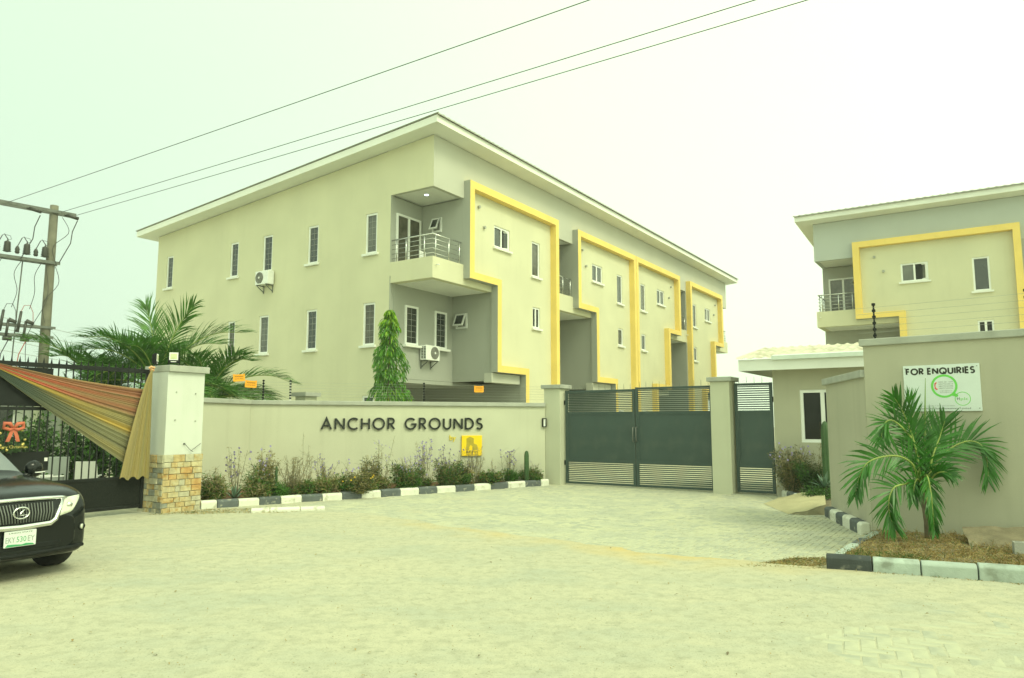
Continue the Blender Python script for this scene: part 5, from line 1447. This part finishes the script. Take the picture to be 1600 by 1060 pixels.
def stalks(parent, n, h, spread, rg, flower=None, leaves=8, nf=3, lmat=None, twigs=3):
    n = int(n * 1.3) + 1; leaves = int(leaves * 1.5); h *= .92
    st_, lv, fl = MB(), MB(), MB()
    for k in range(n):
        a = rg.uniform(0, 6.283); hh = h * rg.uniform(.6, 1.05); b_ = Vector((rg.gauss(0, .06), rg.gauss(0, .06), 0)); tip = b_ + Vector((math.cos(a) * spread * rg.random(), math.sin(a) * spread * rg.random(), hh))
        md = b_.lerp(tip, .5) + Vector((rg.gauss(0, .03), rg.gauss(0, .03), 0)); st_.tube([b_, md, tip], [.006, .0045, .0025], 4)
        ends = [tip]
        for q in range(twigs):
            f = rg.uniform(.45, .95); p0 = md.lerp(tip, (f - .5) * 2) if f > .5 else b_.lerp(md, f * 2); e = p0 + Vector((rg.gauss(0, .09), rg.gauss(0, .09), rg.uniform(.03, .15))); st_.tube([p0, e], [.003, .0018], 3); ends.append(e)
        for q in range(leaves):
            f = rg.uniform(.1, 1); p0 = b_.lerp(md, f * 2) if f < .5 else md.lerp(tip, (f - .5) * 2); d0 = Vector((rg.gauss(0, 1), rg.gauss(0, 1), rg.uniform(-.2, .8))).normalized(); L_ = rg.uniform(.05, .11)
            lv.strip([p0, p0 + d0 * L_ * .5, p0 + (d0 + Vector((0, 0, -.5))).normalized() * L_], [.002, .007, .001], d0.cross(Vector((.2, .3, 1))).normalized())
        if flower is not None:
            for e in ends[:nf]:
                if rg.random() < .5:
                    for q in range(5):
                        an = q * 1.2566; d0 = Vector((math.cos(an), math.sin(an) * .4 - .3, math.sin(an))); fl.strip([e, e + d0 * .015, e + d0 * .024], [.003, .011, .004], Vector((-math.sin(an), 0, math.cos(an))))
    st_.build('stems', M['stalk'], parent)
    if lv.f: lv.build('leaves', lmat or M['leafC'], parent)
    if fl.f: stuff(fl.build('flowers', flower, parent))
def agave(parent, n, L_, wid, m, rg, el0=80, el1=25):
    for k in range(n):
        a = k * 2.39996; e = R_(el0 + (el1 - el0) * k / n); h = Vector((math.cos(a), math.sin(a), 0)); d0 = h * math.cos(e) + Vector((0, 0, math.sin(e)))
        s_ = Vector((-math.sin(a), math.cos(a), 0)); l = L_ * rg.uniform(.8, 1.1); mb = MB()
        q = [d0 * l * f + Vector((0, 0, -.12 * l * f * f)) for f in (0, .3, .65, 1)]
        mb.strip(q, [wid * .7, wid, wid * .75, .001], s_); q2 = [p - Vector((0, 0, .012)) * (1 - i * .3) for i, p in enumerate(q)]; mb.strip(q2, [wid * .6, wid * .9, wid * .6, .001], s_)
        mb.build('leaf', m, parent, smooth=True)
def cactus(parent, h, r, ribs=8):
    mb = MB(); n = ribs * 4; rings = []
    zs = [(0, .85), (.15, .95), (.5, 1), (.85, .97), (.94, .8), (.985, .5), (1.0, .1)]
    for f, s in zs:
        rings.append([mb.p((r * s * (1 + .13 * math.cos(ribs * 2 * math.pi * k / n)) * math.cos(2 * math.pi * k / n), r * s * (1 + .13 * math.cos(ribs * 2 * math.pi * k / n)) * math.sin(2 * math.pi * k / n), h * f)) for k in range(n)])
    for a, b_ in zip(rings[:-1], rings[1:]):
        for k in range(n): mb.f.append([a[k], a[(k + 1) % n], b_[(k + 1) % n], b_[k]]); mb.m.append(0)
    mb.f.append(rings[-1]); mb.m.append(0)
    mb.build('column', M['cactus'], parent, smooth=True)
    sp = MB()
    for k in range(ribs):
        for q in range(int(h / .05)):
            a = 2 * math.pi * k / ribs; p0 = Vector((r * 1.1 * math.cos(a), r * 1.1 * math.sin(a), .03 + q * .05)); sp.strip([p0, p0 + Vector((math.cos(a), math.sin(a), .4)) * .022], [.0025, .0005], Vector((0, 0, 1)))
    sp.build('spines', M['dry2'], parent)
rgb_ = random.Random(19)
def bed(s, off, label, cat='plant', name='bed_plant'): return thing(name, label, cat, (K1 + KD * s + KN * off)[:2] + (.12,), rgb_.uniform(0, 6))
A_, B_, C_m, D_m = M['leafA'], M['leafB'], M['leafC'], M['leafD']
t = bed(.30, .45, 'green and straw coloured bush at the foot of the white pillar', 'bush', 'bush'); bush(t, .34, .5, 1500, [A_, B_, C_m], rgb_); stalks(t, 9, .75, .25, rgb_, None, 10)
t = bed(.15, 1.5, 'sparse tall stalks with lilac flowers right beside the white pillar'); stalks(t, 5, 1.35, .35, rgb_, M['purple'], 10)
t = bed(.80, .55, 'small pale agave low in the bed, close to the pillar', 'agave', 'agave'); agave(t, 14, .36, .030, M['bluegreen'], rgb_)
t = bed(1.0, 1.1, 'tall brown stalk plant at the corner where the wall bends'); stalks(t, 9, 1.15, .3, rgb_, M['purple'], 16)
t = bed(1.38, .45, 'large rounded green bush with golden top, left of the paddle cactus', 'bush', 'bush'); bush(t, .42, .62, 2600, [A_, A_, M['green'], B_], rgb_, .075); bush(t, .30, .95, 900, [B_, C_m], rgb_, .06, name='golden_top'); stalks(t, 8, 1.25, .3, rgb_, M['purple'], 14)
t = bed(1.62, .35, 'paddle shaped prickly pear cactus in the bed', 'cactus', 'prickly_pear')
for k, (z, x, s) in enumerate(((.2, 0, 1), (.52, .02, .95), (.40, -.13, .6))):
    mb = MB(); mb.x = Matrix.Translation((x, 0, z)) @ Matrix.Diagonal((.11 * s, .028, .19 * s, 1)); mb.lathe([(.2, -1), (.75, -.7), (1, -.1), (.95, .4), (.6, .85), (.1, 1)], 14); mb.build('paddle', M['cactus'], t, smooth=True)
t = bed(2.08, .50, 'dried brown flower spikes standing in the bed, left of the word ANCHOR'); stalks(t, 20, .95, .5, rgb_, None, 16, 0, C_m, 4); bush(t, .34, .30, 700, [C_m, B_], rgb_)
t = bed(2.60, .95, 'single very tall thin stalk below the letter A'); stalks(t, 3, 1.55, .15, rgb_, None, 16, 0, C_m, 6)
t = bed(2.75, .30, 'low green and brown bush behind a grey kerb stone below the letter A', 'bush', 'bush'); bush(t, .34, .36, 1500, [B_, A_, C_m], rgb_)
t = bed(2.92, .65, 'purple flowering stalks below the letters N and C'); stalks(t, 12, .95, .35, rgb_, M['purple'], 14, 4)
t = bed(3.45, .16, 'wide brown olive bush with yellow flowers spilling over the kerb', 'bush', 'bush'); bush(t, .52, .42, 3000, [B_, B_, D_m, C_m], rgb_, .06, spread=1.5)
mb = MB()
for k in range(9):
    a = rgb_.uniform(0, 6.28); c_ = Vector((.4 * math.cos(a), .4 * math.sin(a), rgb_.uniform(.25, .45))); mb.lathe([(.004, -.012), (.024, 0), (.004, .014)], 7, c_)
stuff(mb.build('flowers', M['petal'], t))
t = bed(4.0, .50, 'dense upright dry plant with seed heads below the letters H and O'); bush(t, .33, .85, 1500, [C_m, B_, D_m], rgb_, .07); stalks(t, 10, .95, .3, rgb_, M['purple'], 14)
t = bed(4.42, .75, 'slender tall stalk reaching up to the letter R'); stalks(t, 4, 1.35, .3, rgb_, M['purple'], 12)
t = bed(4.95, .35, 'round olive bush with lilac flowers below the gap between the words', 'bush', 'bush'); bush(t, .42, .55, 2300, [B_, A_, D_m], rgb_); stalks(t, 12, .85, .4, rgb_, M['purple'], 8, 4)
t = bed(5.50, .50, 'tall branching lilac flower stalks below the letter G'); stalks(t, 12, 1.25, .45, rgb_, M['purple'], 12, 4, None, 5)
t = bed(6.12, .32, 'large round bush with one yellow flower, left of the yellow plaque', 'bush', 'bush'); bush(t, .48, .58, 3000, [B_, A_, D_m], rgb_, .06); stalks(t, 12, 1.05, .5, rgb_, M['purple'], 8, 4)
t = bed(6.62, .28, 'drooping brown leaved plant right below the yellow plaque'); bush(t, .22, .5, 450, [C_m, B_, D_m], rgb_, .13, .018, upw=-.5); stalks(t, 6, .8, .2, rgb_, M['purple'], 6)
t = bed(7.02, .40, 'lilac flowering stalks just right of the yellow plaque'); stalks(t, 14, 1.05, .35, rgb_, M['purple'], 12, 4, None, 5)
t = bed(7.42, .22, 'low leafy green ground plant right of the plaque'); bush(t, .36, .26, 1300, [A_, D_m, B_], rgb_, .06, .013)
t = bed(8.12, .24, 'spiky green grass like agave left of the column cactus', 'agave', 'agave'); agave(t, 30, .42, .016, M['leafA'], rgb_, 85, 20)
t = bed(8.18, .42, 'lilac flower stalks leaning over the spiky agave'); stalks(t, 9, .95, .4, rgb_, M['purple'], 6, 4, None, 4)
t = bed(8.66, .22, 'single green column cactus near the gate pillar', 'cactus', 'column_cactus'); cactus(t, .85, .062)
t = bed(9.0, .16, 'low bright green plant between column cactus and gate pillar'); bush(t, .30, .26, 900, [A_, A_, B_], rgb_, .05, .012); stalks(t, 5, .5, .3, rgb_, M['purple'], 4)

rgw = random.Random(57)
TUFT = ('between the pillar bush and the small pale agave', 'at the left foot of the golden topped bush', 'beside the paddle cactus', 'among the dried brown flower spikes', 'straight below the first letter A',
        'below the letter C', 'below the O of ANCHOR', 'below the gap between the two words', 'below the first R of GROUNDS', 'below the O of GROUNDS', 'below the N of GROUNDS', 'below the square yellow plaque',
        'just right of the yellow plaque', 'midway between yellow plaque and spiky agave', 'between the spiky agave and the column cactus', 'at the gate pillar end of the bed')
for k in range(16):
    s_ = .5 + k * .56 + rgw.uniform(-.15, .15)
    t = tag(bed(s_, rgw.uniform(.25, .6), '', 'x', 'weed_tuft'), 'low straggly weed tuft ' + TUFT[k], 'weed', 'low weed tufts in the planting bed')
    bush(t, rgw.uniform(.24, .36), rgw.uniform(.20, .34), 900, [[A_, B_, M['green']], [C_m, B_, A_], [A_, A_, M['green']]][k % 3], rgw, .09, .0065)
    if k % 2: stalks(t, 3, rgw.uniform(.5, .9), .3, rgw, M['purple'] if k % 4 == 1 else None, 9)
def at_planter(x, y, label, cat, name): return thing(name, label, cat, (x, y, .16))
t = at_planter(6.56, 17.4, 'tall wispy bush with lilac flowers under the guardhouse window', 'bush', 'bush'); bush(t, .48, .85, 2600, [D_m, B_, C_m], rgb_, .08); stalks(t, 34, 1.15, .6, rgb_, M['purple'], 12, 2)
t = at_planter(6.78, 16.75, 'dense dark green bush in the planter beside the tall cactus', 'bush', 'bush'); bush(t, .40, .70, 2400, [D_m, A_, D_m], rgb_, .07); stalks(t, 6, 1.25, .2, rgb_, None, 22, 0, B_)
t = at_planter(6.72, 16.0, 'grey green rosette agave on a short stem in the planter', 'agave', 'agave'); mb = MB(); mb.tube([(0, 0, 0), (0, 0, .22)], .045, 8); mb.build('stem', M['stalk'], t)
sub = len(bpy.data.objects); agave(t, 18, .42, .034, M['bluegreen'], rgb_, 80, 5)
for c in t.children:
    if c.name.startswith('leaf'): c.location = (0, 0, .2)
t = at_planter(6.93, 16.35, 'tall dark column cactus against the low splayed wall', 'cactus', 'column_cactus'); cactus(t, 1.62, .085)
t = at_planter(6.55, 15.8, 'low green ground cover at the edge of the sand mound', 'plant', 'ground_cover'); bush(t, .42, .16, 1200, [D_m, A_], rgb_, .05)

# dry grass
def grass(name, label, quad, zq, n, L_, mats, wts, rg, clump=.5):
    mb = MB(); A, B, Cc, D_ = [Vector(p) for p in quad]
    while len(mb.m) < n * 2:
        u, v = rg.random(), rg.random(); q = (A.lerp(B, u)).lerp(D_.lerp(Cc, u), v); z = (zq[0] * (1 - u) + zq[1] * u) * (1 - v) + (zq[3] * (1 - u) + zq[2] * u) * v
        if noise.noise((q.x * 2.2, q.y * 2.2, 9)) < rg.uniform(-1, clump) - .25: continue
        l = L_ * rg.uniform(.4, 1.4); d0 = Vector((rg.gauss(0, .9), rg.gauss(0, .9), rg.uniform(.25, 1.2))).normalized(); p0 = Vector((q.x, q.y, z - .01)); p1 = p0 + d0 * l * .5
        mb.strip([p0, p1, p1 + (d0 + Vector((0, 0, -.7))).normalized() * l * .5], [.0035, .003, .0008], d0.cross(Vector((rg.gauss(0, 1), rg.gauss(0, 1), .2))).normalized(), rg.choices(range(len(mats)), wts)[0])
    o = mb.build(name, mats); stuff(o); tag(o, label, 'grass'); return o
rgg = random.Random(23)
GM = [M['dry'], M['dry2'], M['green']]
grass('dry_grass', 'dry brown grass covering the kerbed island below the coconut palm', [ISL[0], ISL[1], EC + DE * 4.9, Vector((5.5, 11.25, 0))], (.135, .145, .27, .14), 17000, .10, GM, (6, 3, 1), rgg, .7)
grass('dry_grass', 'green tinged grass along the near edge of the island behind the roadside kerb', [ISL[0], C3 + KD3 * 1.1 + n3 * .12, C3 + KD3 * 1.1 + n3 * .5, C3 + n3 * .7 + KD3 * .35], (.135, .14, .15, .14), 1500, .08, GM, (2, 2, 6), rgg, .8)
grass('grass_patch', 'sparse dry grass on the paving left of the roadside kerb corner', [Vector((2.75, 9.15, 0)), C3 - KD3 * .03 - n3 * .02, Vector((4.2, 9.8, 0)), Vector((3.6, 9.75, 0))], (.01, .01, .01, .01), 2600, .045, GM, (6, 4, 2), rgg, .5)
grass('grass_patch', 'thin pale grass along the foot of the white pillar and the low kerb', [Vector((-6.9, 14.1, 0)), Vector((-4.2, 14.55, 0)), Vector((-4.2, 15.5, 0)), Vector((-6.1, 14.95, 0))], (.02, .015, .015, .02), 2600, .06, GM, (3, 5, 3), rgg, .3)
grass('grass_patch', 'tiny weeds growing at the base of the pale roadside kerb', [C3 + KD3 * .2 - n3 * .07, C3 + KD3 * 4 - n3 * .07, C3 + KD3 * 4 - n3 * .01, C3 + KD3 * .2 - n3 * .01], (.012, .012, .012, .012), 500, .05, GM, (5, 1, 3), rgg, .1)
for x, y, r, h, lab in ((-8.75, 16.9, .55, 1.5, 'dark bush behind the black gate next to the hanging cloth end'), (-9.6, 16.7, .6, 1.9, 'tall dark bush behind the black gate below the cloth'),
                        (-10.6, 16.3, .6, 1.7, 'leafy bush behind the black gate in front of the cabinet'), (-11.3, 15.2, .5, 1.2, 'dark bush behind the black gate nearest the car')):
    t = thing('bush', lab, 'bush', (x, y, 0)); bush(t, r, h, 2600, [D_m, A_, D_m], rgb_, .11, .02)  # mostly dark leaves, so the shade of the yard is in their colour
# loose leaves and litter on the road
mb = MB()
for k in range(2600):
    x, y = rgg.uniform(-7, 7), 4 + 12 * rgg.random() ** 1.4
    if abs(x / y) > .72: continue
    s_ = rgg.uniform(.004, .011) if k > 260 else rgg.uniform(.008, .022); a = rgg.uniform(0, 6.28); c_ = Vector((x, y, .026)); e = Vector((math.cos(a), math.sin(a), rgg.uniform(-.1, .4))) * s_
    mb.strip([c_ - e, c_ + Vector((0, 0, .006)), c_ + e], [s_ * .1, s_ * .5, s_ * .1], Vector((-math.sin(a), math.cos(a), .1)), rgg.randrange(3))
o = stuff(mb.build('litter', [M['drysoil'], M['dry'], M['leafC']])); tag(o, 'scattered dry leaf litter and crumbs on the sandy road', 'litter')

# ------------------------------------------------------------------ harmattan haze
mb = MB(); mb.box(-300, 300, -300, 300, -1.1, 13.2)
hm = bpy.data.materials.new('haze'); hm.use_nodes = True; hn = hm.node_tree
for n_ in list(hn.nodes):
    if n_.type != 'OUTPUT_MATERIAL': hn.nodes.remove(n_)
hv = hn.nodes.new('ShaderNodeVolumePrincipled'); hv.inputs['Color'].default_value = (.93, .97, .93, 1); hv.inputs['Density'].default_value = .0013
hv.inputs['Anisotropy'].default_value = .2
hn.links.new(hv.outputs[0], [n_ for n_ in hn.nodes if n_.type == 'OUTPUT_MATERIAL'][0].inputs['Volume'])
stuff(mb.build('haze', hm))
